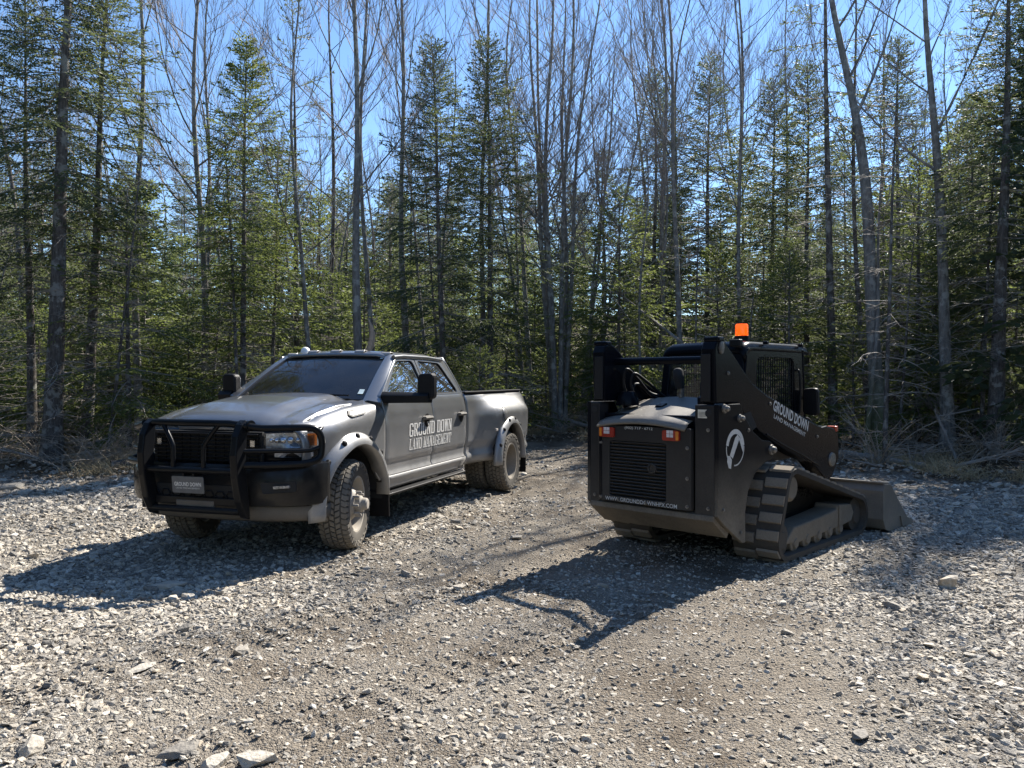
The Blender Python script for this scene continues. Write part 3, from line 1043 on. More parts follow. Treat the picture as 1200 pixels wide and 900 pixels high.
def panel(xs, zlo, zhi, yf, nz, s, inner=0.0):
    """body-side skin: columns at xs from zlo(x) to zhi(x)"""
    mb = MB()
    k = len(xs)
    vs = []
    for x in xs:
        a, b = zlo(x), zhi(x)
        for j in range(nz):
            z = a + (b - a) * j / (nz - 1)
            vs.append((x, s * yf(x, z), z))
    fs = []
    for i in range(k - 1):
        for j in range(nz - 1):
            q = (i * nz + j, (i + 1) * nz + j, (i + 1) * nz + j + 1, i * nz + j + 1)
            fs.append(q if s < 0 else tuple(reversed(q)))
    mb.add(vs, fs)
    return mb


def lin(a, b, n):
    return [a + (b - a) * i / (n - 1) for i in range(n)]


def ring_frame(outer, inner, fn, t):
    """flat frame between two loops of equal count, with thickness t"""
    n = len(outer)
    mb = MB()
    vs = [fn(a, b, 0) for a, b in outer] + [fn(a, b, 0) for a, b in inner] + [fn(a, b, t) for a, b in outer] + [fn(a, b, t) for a, b in inner]
    fs = []
    for i in range(n):
        j = (i + 1) % n
        fs += [(i, j, n + j, n + i), (2 * n + i, 3 * n + i, 3 * n + j, 2 * n + j), (i, 2 * n + i, 2 * n + j, j), (n + i, n + j, 3 * n + j, 3 * n + i)]
    mb.add(vs, fs)
    return mb


def tyre_meshes(rad, width, rim_r, seed, blocks=46):
    """carcass and tread blocks, axle along y, centred on the origin"""
    w = width / 2
    mb = MB()
    prof = [(rim_r, -w * 0.78), (rim_r + 0.02, -w * 0.92), (rim_r + (rad - rim_r) * 0.45, -w), (rad - 0.035, -w * 0.94), (rad - 0.020, -w * 0.80),
            (rad - 0.018, 0), (rad - 0.020, w * 0.80), (rad - 0.035, w * 0.94), (rim_r + (rad - rim_r) * 0.45, w), (rim_r + 0.02, w * 0.92), (rim_r, w * 0.78)]
    mb.lathe(prof, 56)
    for s in (-1, 1):                                   # raised ribs on the sidewall
        mb.lathe([(rim_r + (rad - rim_r) * 0.62, s * w * 0.985), (rim_r + (rad - rim_r) * 0.66, s * w * 1.02), (rim_r + (rad - rim_r) * 0.72, s * w * 0.985)], 56)
    carcass = mb.mesh('tyre', RUBBER, 30)
    rnd = random.Random(seed)
    tb = MB()
    rows = 5
    for r in range(rows):
        yc = (r - (rows - 1) / 2) * width * 0.94 / rows
        bw = width * 0.94 / rows * 0.86
        for i in range(blocks):
            a0 = 2 * math.pi * (i + (0.5 if r % 2 else 0.0) + 0.12 * math.sin(r * 2.1)) / blocks
            da = 2 * math.pi / blocks * 0.41
            sk = (0.35 if r % 2 else -0.35) * da
            rr = rad - (0.012 if r in (0, rows - 1) else 0.0)
            prof2 = []
            for rd, k in ((rad - 0.026, 1.0), (rr, 0.88)):
                for u, vv in ((-1, -1), (1, -1), (1, 1), (-1, 1)):
                    a = a0 + u * da * k + vv * sk
                    y = yc + vv * bw / 2 * k
                    if r in (0, rows - 1) and rd == rr and (vv > 0) == (r == rows - 1): rdd = rd - 0.012
                    else: rdd = rd
                    prof2.append((rdd * math.cos(a), y, rdd * math.sin(a)))
            tb.add(prof2, [(4, 5, 6, 7), (0, 1, 5, 4), (1, 2, 6, 5), (2, 3, 7, 6), (3, 0, 4, 7)])
            if r in (0, rows - 1):                       # shoulder lugs running down the sidewall
                s = -1 if r == 0 else 1
                lo = rad - 0.075 if i % 2 else rad - 0.05
                vv2 = []
                for rd, yy in ((rad - 0.02, s * w * 0.80), (rad - 0.028, s * w * 0.985), (lo, s * w * 1.035), (lo - 0.01, s * w * 0.97)):
                    for u in (-1, 1):
                        a = a0 + u * da * 0.8
                        vv2.append((rd * math.cos(a), yy, rd * math.sin(a)))
                tb.add(vv2, [(0, 1, 3, 2), (2, 3, 5, 4), (4, 5, 7, 6), (0, 2, 4, 6), (1, 7, 5, 3)])
    tread = tb.mesh('tread', TREAD)
    return carcass, tread


def build_truck():
    root = empty('pickup_truck', (TRK[0], TRK[1], 0.0), -(R(90) + TRK[2]))
    tag(root, 'dusty grey crew-cab pickup truck with dual rear wheels and black grille guard', 'truck')
    WR = 0.435
    FA, RA = 0.0, -4.30
    YF = lambda x, z: truck_side_y(z)

    # --- cab floor, firewall and frame: one dark shell under the skin
    mb = MB()
    mb.box((-1.8, 0, 0.60), (2.40, 1.72, 0.10))
    mb.box((-0.62, 0, 0.95), (0.06, 1.72, 0.75))
    mb.box((-2.99, 0, 0.98), (0.04, 1.80, 0.78))
    for s in (-1, 1):
        mb.box((-2.35, s * 0.42, 0.55), (6.1, 0.09, 0.19))
    mb.box((0.15, 0, 0.80), (1.2, 1.0, 0.55))
    mb.tube([(0, -0.8, WR), (0, 0.8, WR)], 0.06, 10)
    mb.tube([(RA, -1.0, WR), (RA, 1.0, WR)], 0.07, 10)
    mb.lathe([(0.0, -0.16), (0.17, -0.10), (0.17, 0.10), (0.0, 0.16)], 16, (RA, 0, WR))
    mb.tube([(-2.2, 0.62, 0.50), (-3.2, 0.62, 0.48), (-4.0, 0.5, 0.62), (-5.3, 0.62, 0.52)], 0.05, 8)
    mb.build('chassis', UNDER, root)

    # --- rocker and running board
    for s in (-1, 1):
        xs = lin(-0.66, -3.02, 14)
        o = panel(xs, lambda x: .47, lambda x: .615, YF, 5, s).build('rocker_panel', PAINT, root, 40, solid=0.03, off=-1)
        mb = MB()
        mb.prism([(0.90, 0.40), (1.01, 0.41), (1.015, 0.435), (0.90, 0.45)], lambda a, b, t: (t, s * a, b), -0.72, -2.95)
        mb.build('running_board', TRIM, root, bevel=0.008)

    # --- doors with window frames, glass and handles
    doors = (
        (-0.665, -1.900, [(-0.64, 1.455), (-1.37, 1.885), (-1.890, 1.905), (-1.900, 1.455)], [(-0.80, 1.475), (-1.385, 1.856), (-1.84, 1.870), (-1.866, 1.475)], -1.70),
        (-1.922, -3.00, [(-1.922, 1.455), (-1.912, 1.905), (-2.69, 1.885), (-2.985, 1.455)], [(-1.972, 1.475), (-1.962, 1.870), (-2.63, 1.854), (-2.88, 1.475)], -2.80))
    for s in (-1, 1):
        for x0, x1, outer, inner, hx in doors:
            d = panel(lin(x0, x1, 12), lambda x: .625, lambda x: 1.46, YF, 26, s).build('door', PAINT, root, 50, solid=0.035, off=-1, bevel=0.004)
            o_, i_ = rounded(outer, 0.05), rounded(inner, 0.07)
            fr = ring_frame(o_, i_, lambda a, b, t: (a, s * (truck_side_y(b) + 0.004 - t), b), 0.04)
            fr.build('window_frame', PAINT, d, 40)
            g = MB()
            g.add([(a, s * (truck_side_y(b) - 0.018), b) for a, b in rounded([(p[0], p[1]) for p in inner], 0.05)], [tuple(range(20))])
            g.build('window', GLASS_S, d, fix=False)
            # rubber seal round the glass
            sl = ring_frame(i_, rounded([((p[0] - c[0]) * .955 + c[0], (p[1] - c[1]) * .95 + c[1]) for p in inner for c in [(sum(q[0] for q in inner) / 4, sum(q[1] for q in inner) / 4)]], 0.06),
                            lambda a, b, t: (a, s * (truck_side_y(b) - 0.010 - t), b), 0.006)
            sl.build('window_seal', TRIM, d)
            # handle on a dark cup
            mb = MB()
            mb.lathe([(0.0, 0.0), (0.070, 0.0), (0.080, 0.004), (0.0, 0.004)], 18, (hx - 0.01, 0, 1.165))
            cup = MB(); cup.add([(v[0], s * (1.0065 + v[1] * 0.3), v[2] * 1.0) for v in mb.v], mb.f)
            cup.build('handle_cup', TRIM, d)
            mb = MB()
            mb.loft([[(hx + dx, s * (1.005 + py), 1.195 + pz * k) for py, pz in ((0.0, -0.024), (0.040, -0.022), (0.050, 0.0), (0.040, 0.022), (0.0, 0.024))]
                     for dx, k in ((0.105, 0.7), (0.09, 1.0), (-0.06, 1.0), (-0.10, 0.8))])
            mb.build('door_handle', STEEL_D, d, 40)
        # lettering across the doors (driver and passenger side alike)
        put = lambda a, b, t: (-a * s if s > 0 else a, s * (truck_side_y(b) + 0.002 + t), b)
        if s > 0:
            fn = lambda a, b, t: (-a, truck_side_y(b) + 0.0025 + t, b)
            slab_text('GROUND DOWN', 1.26, 0.150, fn, WHITE, root, 1.86, 1.075, 'door_lettering')
            slab_text('LAND MANAGEMENT', 1.24, 0.125, fn, WHITE, root, 1.86, 0.912, 'door_lettering')

    # --- front fenders with wheel arch, bolted flares
    zt = lambda x: float(np.interp(x, [-0.66, 0.0, 0.4, 0.66, 0.8], [1.44, 1.385, 1.33, 1.265, 1.20]))
    def fy(x, z):
        top = zt(x)
        y = min(truck_side_y(min(z, 1.30)), 1.0)
        nose = sstep(0.25, 0.80, x) * 0.10
        if z > top - 0.20:
            t = (z - top + 0.20) / 0.20
            y -= 0.20 * (1 - math.sqrt(max(0, 1 - t * t)))
        return y - nose
    def arch(xc, r, lo):
        def f(x):
            d = r * r - (x - xc) ** 2
            return max(lo, WR + 0.02 + math.sqrt(d)) if d > 0 else lo
        return f
    for s in (-1, 1):
        xs = sorted(set([round(v, 4) for v in lin(-0.655, 0.74, 30)] + [-0.56, -0.555, 0.555, 0.56]))
        lo = arch(0.0, 0.56, 0.60)
        panel(xs, lambda x: max(lo(x), 0.90 if x > 0.55 else 0.0), lambda x: zt(x), (lambda x, z: fy(x, z) * (1.0 if s > 0 else 0.95 - 0.07 * sstep(0.1, 0.6, x))), 16, s).build('fender', PAINT, root, 50, solid=0.02, off=-1)
        # flare: swept section
        def sect(c, a, s=s, R0=0.555, ymax=1.085, wide=0.135, cx=0.0):
            out = []
            for rr, yy in ((R0 + wide, 0.985), (R0 + wide * 0.8, 1.03), (R0 + wide * 0.35, ymax), (R0 + 0.01, ymax + 0.004), (R0 - 0.012, ymax - 0.02), (R0 - 0.012, 0.93)):
                out.append((cx + rr * math.cos(a), s * (1.0 if s > 0 else 0.93 - 0.09 * sstep(0.1, 0.6, rr * math.cos(a))) * (yy - 0.07 * sstep(0.2, 0.65, rr * math.cos(a))), WR + 0.02 + rr * math.sin(a)))
            return out
        fl = MB()
        fl.loft([sect(0, a) for a in lin(R(-8), R(150), 26)] + [[(-0.60 - 0.02 * k, s * y, z) for y, k in ((0.98, 1), (1.03, 1), (1.07, .4), (1.07, 0), (1.05, -.6), (0.93, -.6))] for z in (0.60, 0.45)], closed=False)
        flo = fl.build('fender_flare', PAINT, root, 50, solid=0.012, off=-1)
        for a in (18, 42, 66, 88, 112, 136):
            a = R(a)
            rr = 0.555 + 0.085
            c = (rr * math.cos(a), s * (1.0 if s > 0 else 0.93 - 0.09 * sstep(0.1, 0.6, rr * math.cos(a))) * (1.052 - 0.07 * sstep(0.2, 0.65, rr * math.cos(a))), WR + 0.02 + rr * math.sin(a))
            mb = MB()
            mb.lathe([(0.0, 0.012), (0.016, 0.012), (0.030, 0.004), (0.032, -0.02)], 12)
            b = MB(); b.add([(v[0] * 1.0 + c[0], c[1] + s * v[1], v[2] + c[2]) for v in mb.v], mb.f)
            b.build('flare_bolt', TRIM, flo)
        # inner liner and mud flap
        li = MB()
        li.lathe([(0.60, 0.45), (0.60, 0.99)], 24, (0, 0, WR + 0.02), a0=R(-5), a1=R(185))
        l2 = MB(); l2.add([(v[0], s * v[1], v[2]) for v in li.v], li.f)
        l2.add([(0.6 * math.cos(R(t)), s * 0.45, WR + 0.02 + 0.6 * math.sin(R(t))) for t in range(-5, 186, 10)], [tuple(range(20))])
        l2.build('wheel_liner', UNDER, root)
        mb = MB()
        mb.prism([(0.74, 0.66), (1.06, 0.66), (1.065, 0.22), (0.76, 0.21)], lambda a, b, t: (t - 0.02 * (0.66 - b), s * a, b), -0.615, -0.595)
        mb.build('mud_flap', TRIM, root)

    # --- hood
    def hood(u, v):
        y = -0.815 + 1.63 * v
        x = 0.83 - 1.39 * u
        xf = x - 0.13 * (abs(y) / 0.815) ** 2.2 * (1 - u) ** 2
        base = float(np.interp(x, [-0.56, 0.0, 0.4, 0.66, 0.77, 0.83], [1.445, 1.425, 1.37, 1.31, 1.255, 1.17]))
        a = abs(y)
        z = base - 0.055 * (a / 0.815) ** 2
        z += 0.038 * (1 - sstep(0.40, 0.56, a)) * (0.35 + 0.65 * sstep(0.8, 0.3, x))
        z -= 0.012 * math.exp(-((a - 0.60) / 0.035) ** 2)
        z += 0.016 * (1 - sstep(0.06, 0.14, abs(a - 0.25))) * sstep(-0.2, 0.1, x) * 0.0
        return (xf, y, z)
    mb = MB(); mb.grid(hood, 34, 57)
    h = mb.build('hood', PAINT, root, 60, solid=0.02, off=1)
    for v in (0.0, 1.0):                                 # shut line between hood and fender
        q = MB(); q.tube([tuple(Vector(hood(u, v)) + Vector((0, -0.004 if v == 0 else 0.004, 0.004))) for u in lin(0.10, 1.0, 16)], 0.007, 6); q.build('shut_line', UNDER, h, 60)
    for s in (-1, 1):                                    # badge at the rear corner of the hood
        mb = MB()
        bp = rounded([(-0.26, -0.030), (0.0, -0.030), (0.05, 0.0), (0.01, 0.030), (-0.25, 0.030), (-0.29, 0.01)], 0.012)
        def bfn(a, b, t, s=s):
            z = zt(a) - 0.075 + b
            return (a, s * (fy(a, z) + 0.004 + t), z)
        mb.prism(bp, bfn, 0.0, 0.012)
        bo = mb.build('badge', TRIM, root)
        ib = MB()
        ib.prism([(a * 0.88 - 0.014, b * 0.66) for a, b in bp], lambda a, b, t: bfn(a, b, t), 0.0125, 0.0145)
        ib.build('badge_face', PLATE, bo)
        lt = MB()
        rnd = random.Random(3)
        for i in range(7):
            x0 = -0.215 + i * 0.029
            lt.prism([(x0, -0.014), (x0 + 0.02, -0.014), (x0 + 0.022, 0.014), (x0 + 0.004, 0.014)], bfn, 0.0146, 0.0155)
        lt.build('badge_lettering', WHITE, bo)

    # --- cowl, windshield, roof, rear of the cab
    mb = MB()
    mb.grid(lambda u, v: (-0.55 - 0.14 * u - 0.05 * (1 - (2 * v - 1) ** 2), -0.86 + 1.72 * v, 1.415 + 0.02 * (1 - (2 * v - 1) ** 2) + 0.015 * u), 3, 15)
    mb.build('cowl', TRIM, root, 60, solid=0.02, off=-1)
    def wind(u, v):
        y0 = (0.80 - 0.145 * u)
        y = (-1 + 2 * v) * y0
        return (-0.60 - 0.80 * u + 0.10 * (1 - (2 * v - 1) ** 2), y, 1.43 + 0.475 * u + 0.018 * math.sin(math.pi * u) + 0.012 * (1 - (2 * v - 1) ** 2))
    mb = MB(); mb.grid(wind, 9, 17)
    ws = mb.build('windshield', GLASS_W, root, 60)
    for (u, v, du, dv) in ((0.10, 0.93, 0.09, 0.035), (0.92, 0.95, 0.03, 0.02)):
        tg = MB(); tg.add([tuple(c + o for c, o in zip(wind(a, b), (0.006, 0, 0.006))) for a, b in ((u, v), (u + du, v), (u + du, v + dv), (u, v + dv))], [(0, 1, 2, 3)])
        tg.build('window_sticker', simple('pale sticker', (0.45, 0.55, 0.58), 0.4), ws, fix=False)
    for s in (-1, 1):                                    # A pillars, round the glass edge
        mb = MB()
        rings = []
        for u in lin(-0.05, 1.0, 8):
            p = Vector(wind(max(u, 0), 1.0 if s > 0 else 0.0))
            if u < 0: p += Vector((0.05, s * 0.01, -0.03))
            px_, pz_ = p.x - 0.02, p.z
            so_ = truck_side_y(pz_ - 0.01) + 0.0
            rings.append([(p.x + 0.02, p.y - s * 0.015, p.z + 0.012), (p.x + 0.005, p.y + s * 0.04, p.z + 0.028), (p.x - 0.055, so_ - s * 0 if s > 0 else -so_, p.z + 0.004),
                          (p.x - 0.09, s * (so_ - 0.01), p.z - 0.03), (p.x - 0.05, p.y - s * 0.02, p.z - 0.03)])
        mb.loft(rings)
        mb.build('pillar', PAINT, root, 50)
    def roof(u, v):
        x = -1.375 - 1.46 * u
        t = 2 * v - 1
        a = abs(t)
        y = t * (0.745 - 0.03 * sstep(0.8, 1.0, u))
        z = 1.952 - 0.022 * a ** 2 - 0.045 * sstep(0.72, 1.0, a) - 0.042 * (1 - sstep(0.0, 0.10, u)) - 0.03 * sstep(0.85, 1.0, u)
        x += 0.10 * (1 - t * t) * (1 - u) + 0.10 * a ** 4 * u
        return (x, y, z)
    mb = MB(); mb.grid(roof, 22, 31)
    rf = mb.build('roof', PAINT, root, 60, solid=0.03, off=1)
    cl = MB()
    for i in range(5):
        t = -0.62 + 1.24 * i / 4
        x, y, z = roof(0.075, (t / 0.745 + 1) / 2)
        q = MB()
        q.loft([[(x + dx, y + k * c, z + 0.006 + hz * 1.25) for c in (-0.06, -0.045, 0.045, 0.06)] for dx, hz, k in ((0.07, 0.0, 0.9), (0.03, 0.028, 1.0), (-0.05, 0.026, 0.8), (-0.10, 0.0, 0.5))], closed=False)
        q.build('clearance_light', simple('smoked lens %d' % i, (0.30, 0.29, 0.28), 0.25), rf, 50, solid=0.008)
    x, y, z = roof(0.16, 0.14)
    q = MB(); q.lathe([(0.062, -0.01), (0.060, 0.03), (0.048, 0.075), (0.02, 0.095), (0.0, 0.098)], 16, (x, y, z), 'z')
    q.build('antenna_puck', simple('white plastic', (0.72, 0.72, 0.70), 0.35), rf, 50)
    # rear wall of the cab and corner pillars
    def back(u, v):
        z = 1.38 + 0.545 * u
        x = -3.015 + 0.175 * (u ** 1.6)
        return (x, (-1 + 2 * v) * (truck_side_y(z) - 0.004), z)
    mb = MB(); mb.grid(back, 9, 9)
    mb.build('cab_back', PAINT, root, 60, solid=0.03, off=1)
    for s in (-1, 1):
        mb = MB()
        rings = []
        for u in lin(0, 1.0, 8):
            z = 1.44 + 0.46 * u
            xr = back((z - 1.38) / 0.545, 0)[0]
            xd = -2.97 + (z - 1.455) / 0.43 * 0.27 if z < 1.885 else -2.68
            so_ = truck_side_y(z)
            rings.append([(xr - 0.004, s * (so_ - 0.03), z), (xr + 0.02, s * (so_ + 0.001), z), (xd + 0.03, s * (so_ - 0.002), z), (xd + 0.03, s * (so_ - 0.05), z)])
        mb.loft(rings)
        mb.build('rear_pillar', PAINT, root, 50)
        # roof rail closing the gap over the doors
        mb = MB()
        mb.tube([(x_, s * y_, z_) for x_, y_, z_ in ((-1.36, .742, 1.895), (-1.6, .738, 1.912), (-2.3, .738, 1.912), (-2.74, .742, 1.893))], 0.026, 8)
        mb.build('roof_rail', PAINT, root, 60)
    # cab interior: seats, dash, wheel
    it = MB()
    it.box((-0.86, 0, 1.25), (0.40, 1.55, 0.26))
    for y in (-0.40, 0.40):
        it.box((-1.62, y, 0.93), (0.50, 0.52, 0.22)); it.box((-1.88, y, 1.22), (0.14, 0.50, 0.60), Matrix.Rotation(R(-10), 3, 'Y')); it.box((-1.95, y, 1.62), (0.09, 0.26, 0.18))
    it.box((-2.70, 0, 0.95), (0.45, 1.45, 0.22)); it.box((-2.90, 0, 1.25), (0.12, 1.45, 0.55))
    for y in (-0.45, 0.45): it.box((-2.90, y, 1.58), (0.08, 0.26, 0.16))
    it.build('interior', SEAT, root, bevel=0.03)
    sw = MB()
    m = Matrix.Rotation(R(-25), 4, 'Y')
    sw.tube([tuple(m @ Vector((0, 0.19 * math.cos(t), 0.19 * math.sin(t))) + Vector((-1.13, 0.40, 1.34))) for t in [i * math.pi / 10 for i in range(20)]], 0.016, 6, closed=True)
    sw.build('steering_wheel', TRIM, root, 60)
    for y0, y1 in ((-0.55, 0.05), (0.0, 0.62)):
        mb = MB()
        p0, p1 = Vector(wind(0.03, (y0 / 0.80 + 1) / 2)), Vector(wind(0.05, (y1 / 0.80 + 1) / 2))
        mb.tube([p0 + Vector((0.03, 0, 0.01)), (p0 + p1) / 2 + Vector((0.05, 0, 0.025)), p1 + Vector((0.025, 0, 0.014))], 0.010, 6)
        mb.build('wiper', TRIM, root)

    # --- front: grille, lamps, bumper
    plan = [(0.985, 0.0), (0.98, 0.30), (0.955, 0.55), (0.90, 0.76), (0.80, 0.92), (0.66, 1.005), (0.50, 1.03)]
    full = [(x + 0.03 * y, -y * 0.93) for x, y in reversed(plan[1:])] + plan
    full = [(p.x, p.y) for p in spline([(x, y, 0) for x, y in full], 4)]
    def skirt(rows, name, mat, solid=0.03, smooth=45):
        mb = MB()
        vs = []
        for x, y in full:
            for z, ins in rows:
                r_ = math.hypot(x, y)
                vs.append((x - ins * (0.4 + 0.6 * max(0, x)), y * (1 - ins * 0.35), z))
        n = len(rows)
        fs = [(i * n + j, (i + 1) * n + j, (i + 1) * n + j + 1, i * n + j + 1) for i in range(len(full) - 1) for j in range(n - 1)]
        mb.add(vs, fs)
        return mb.build(name, mat, root, smooth, solid=solid, off=-1)
    bp = skirt([(0.525, 0.06), (0.54, 0.01), (0.60, -0.01), (0.72, -0.02), (0.84, -0.01), (0.895, 0.02), (0.905, 0.10)], 'front_bumper', BUMP)
    skirt([(0.375, 0.17), (0.40, 0.125), (0.52, 0.07)], 'air_dam', AIRDAM)
    for s in (-1, 1):
        mb = MB()
        mb.prism(rounded([(0.66, 0.655), (0.90, 0.665), (0.90, 0.755), (0.64, 0.755)], 0.02), lambda a, b, t: (1.02 - 1.05 * max(0, a - 0.55) ** 2 * 1.25 - 0.02 + t - (0 if s > 0 else 0.03), s * a * (1 if s > 0 else 0.9), b), -0.02, 0.012)
        mb.build('fog_lamp_pocket', UNDER, bp)
        mb = MB()
        mb.prism([(0.75, 0.698), (0.86, 0.702), (0.86, 0.724), (0.75, 0.722)], lambda a, b, t: (1.02 - 1.05 * max(0, a - 0.55) ** 2 * 1.25 + t - (0 if s > 0 else 0.03), s * a * (1 if s > 0 else 0.9), b), -0.02, 0.004)
        mb.build('fog_lamp', simple('fog lamp glass', (0.28, 0.28, 0.28), 0.25, 0.5, var=0.6, scale=60), bp)
    # lower grille opening with a hex-like mesh strip, tow hooks
    mb = MB(); mb.box((1.0, 0, 0.64), (0.03, 1.02, 0.15)); mb.build('lower_grille', UNDER, bp)
    mb = MB()
    for i in range(8):
        y = -0.45 + i * 0.115
        mb.tube([(1.022, y + 0.05 * math.cos(a), 0.63 + 0.035 * math.sin(a)) for a in [k * math.pi / 3 for k in range(6)]], 0.009, 5, closed=True)
    mb.build('lower_mesh', TRIM, bp)
    mb = MB(); mb.box((1.03, 0, 0.55), (0.04, 0.40, 0.06)); mb.build('sensor_panel', AIRDAM, bp, bevel=0.008)

    # fascia behind the guard
    fascia = MB()
    fpl = [(0.86, 0.0), (0.855, 0.3), (0.835, 0.55), (0.77, 0.76), (0.66, 0.90), (0.56, 0.965)]
    ff = [(x + 0.02 * y, -y * 0.93) for x, y in reversed(fpl[1:])] + fpl
    ff = [(p.x, p.y) for p in spline([(x, y, 0) for x, y in ff], 4)]
    vs = [(x - i_, y, z) for x, y in ff for z, i_ in ((0.86, 0.02), (0.93, 0.0), (1.05, 0.0), (1.17, 0.02), (1.215, 0.06))]
    n = 5
    fascia.add(vs, [(i * n + j, (i + 1) * n + j, (i + 1) * n + j + 1, i * n + j + 1) for i in range(len(ff) - 1) for j in range(n - 1)])
    fa = fascia.build('front_fascia', BUMP, root, 50, solid=0.02, off=-1)
    gr = MB(); gr.box((0.868, 0, 1.02), (0.03, 1.16, 0.32)); go = gr.build('grille', UNDER, root)
    for i in range(9):
        mb = MB(); mb.box((0.895, 0, 0.885 + i * 0.034), (0.03, 1.14 - 0.01 * abs(i - 4), 0.013)); mb.build('grille_bar', TRIM, go, bevel=0.004)
    mb = MB()
    for x in lin(-0.54, 0.54, 13): mb.box((0.885, x, 1.02), (0.016, 0.010, 0.29))
    mb.build('grille_mesh', TRIM, go)
    for s in (-1, 1):
        mb = MB(); mb.box((0.905, s * 0.50, 1.08), (0.02, 0.045, 0.055)); mb.build('grille_reflector', CHROME, go)
    def fasc(y):
        return float(np.interp(abs(y), [p[1] for p in fpl], [p[0] for p in fpl]))
    for s in (-1, 1):
        def lens(poly, t0, t1, name, mat, par):
            mb = MB()
            ys = sorted(set([p[0] for p in poly]))
            mb.prism(poly, lambda a, b, t: (fasc(a) + t + (0 if s > 0 else 0.012 * a), s * a * (1.0 if s > 0 else 0.93), b), t0, t1)
            return mb.build(name, mat, par)
        def strip(y0, y1, zl, zh, n=9):
            top = [(y, zh(y)) for y in lin(y0, y1, n)]
            bot = [(y, zl(y)) for y in lin(y1, y0, n)]
            return top + bot
        zl = lambda y: 1.035 + 0.02 * (y - 0.6)
        zh = lambda y: 1.175 - 0.03 * (0.95 - y)
        hl = lens(strip(0.585, 0.955, zl, zh), 0.004, 0.012, 'headlight', simple('lamp bowl', (0.62, 0.63, 0.64), 0.2, 0.5, var=0.4, scale=40), root)
        for yc, rr in ((0.635, 0.020), (0.68, 0.024), (0.73, 0.028), (0.785, 0.028), (0.84, 0.024)):
            mb = MB()
            mb.lathe([(rr * 1.15, 0.0), (rr, 0.014), (rr * 0.8, 0.020), (rr * 0.4, 0.030), (0.0, 0.034)], 16, (fasc(yc) + 0.010, s * yc * (1.0 if s > 0 else 0.93), 1.105), 'x')
            mb.build('projector', CHROME, hl, 50)
        lens(strip(0.905, 0.95, lambda y: zl(y) + 0.012, lambda y: zh(y) - 0.012, 4), 0.0125, 0.024, 'turn_signal', AMBER, hl)
        lens(strip(0.575, 0.958, lambda y: zl(y) - 0.006, lambda y: zh(y) + 0.006), 0.030, 0.036, 'lens', LENS, hl)
        lens(strip(0.66, 0.93, lambda y: 0.955 + 0.05 * max(0, 0.72 - y), lambda y: 1.012), 0.004, 0.016, 'daytime_lamp', simple('lamp strip', (0.45, 0.45, 0.46), 0.25, 0.4, var=0.25, scale=30), root)

    # --- mirrors
    for s, yo, hy0, hy1 in ((1, 1.36, 1.33, 1.52), (-1, 1.02, 0.90, 1.08)):
        mb = MB()
        mb.loft([[(-0.74 + dx * k, s * y, 1.455 + dz * k) for dx, dz in ((0.07, -0.06), (0.08, 0.02), (0.04, 0.06), (-0.06, 0.06), (-0.09, 0.0), (-0.06, -0.065))]
                 for y, k in ((0.94, 1.0), (1.10, 0.95), (hy1 - 0.05, 0.85))])
        mo = mb.build('mirror', TRIM, root, 50)
        hd = MB()
        poly = rounded([(hy0, 1.43), (hy1, 1.44), (hy1, 1.71), (hy0 + 0.01, 1.705)], 0.05)
        hd.prism(poly, lambda a, b, t: (-0.76 + t, s * a, b), -0.06, 0.05)
        hd.build('mirror_head', TRIM, mo, bevel=0.02)
        mg = MB()
        mg.prism([(a * 0.9 + (hy0 + hy1) * 0.05, b * 0.9 + 0.157) for a, b in poly], lambda a, b, t: (-0.76 + t, s * a, b), -0.064, -0.061)
        mg.build('mirror_glass', CHROME, mo)

    # --- bed
    def by(x, z):
        y = truck_side_y(min(z, 1.30)) - 0.02 * sstep(1.30, 1.46, z)
        S_ = sstep(-3.20, -4.05, x) * (1 - sstep(-5.05, -5.85, x))
        return y + 0.22 * S_ * (1 - sstep(1.16, 1.46, z)) - 0.03 * sstep(1.36, 1.46, z)
    larch = arch(RA, 0.545, 0.50)
    for s in (-1, 1):
        xs = sorted(set([round(v, 4) for v in lin(-3.05, -5.60, 52)] + [round(RA + d, 4) for d in (-0.545, -0.54, 0.54, 0.545)]))
        bs = panel(xs, lambda x: larch(x) + 0.10 * sstep(-4.9, -5.5, x), lambda x: 1.455, by, 24, s).build('bed_side', PAINT, root, 50, solid=0.025, off=-1)
        fl = MB()
        rings = []
        for a in lin(R(-2), R(182), 30):
            rings.append([(RA + rr * math.cos(a), s * yy, WR + 0.02 + rr * math.sin(a)) for rr, yy in ((0.665, 1.175), (0.64, 1.225), (0.58, 1.262), (0.55, 1.264), (0.535, 1.24), (0.535, 1.12))])
        fl.loft(rings, closed=False)
        flo = fl.build('fender_flare', PAINT, root, 50, solid=0.012, off=-1)
        for a in (25, 50, 75, 100, 125, 150):
            a = R(a)
            c = (RA + 0.61 * math.cos(a), s * 1.245, WR + 0.02 + 0.61 * math.sin(a))
            mb = MB(); mb.lathe([(0.0, 0.012), (0.015, 0.012), (0.027, 0.004), (0.03, -0.02)], 12)
            b = MB(); b.add([(v[0] + c[0], c[1] + s * v[1], v[2] + c[2]) for v in mb.v], mb.f)
            b.build('flare_bolt', TRIM, flo)
        l2 = MB()
        l2.lathe([(0.60, s * 0.62), (0.60, s * 1.20)], 24, (RA, 0, WR + 0.02), a0=R(12), a1=R(168))
        l2.add([(RA + 0.6 * math.cos(R(t)), s * 0.62, WR + 0.02 + 0.6 * math.sin(R(t))) for t in range(12, 169, 8)], [tuple(range(20))])
        l2.build('wheel_liner', UNDER, root)
        mb = MB()
        mb.prism([(0.70, 0.62), (1.24, 0.62), (1.24, 0.20), (0.70, 0.20)], lambda a, b, t: (t, s * a, b), RA - 0.66, RA - 0.645)
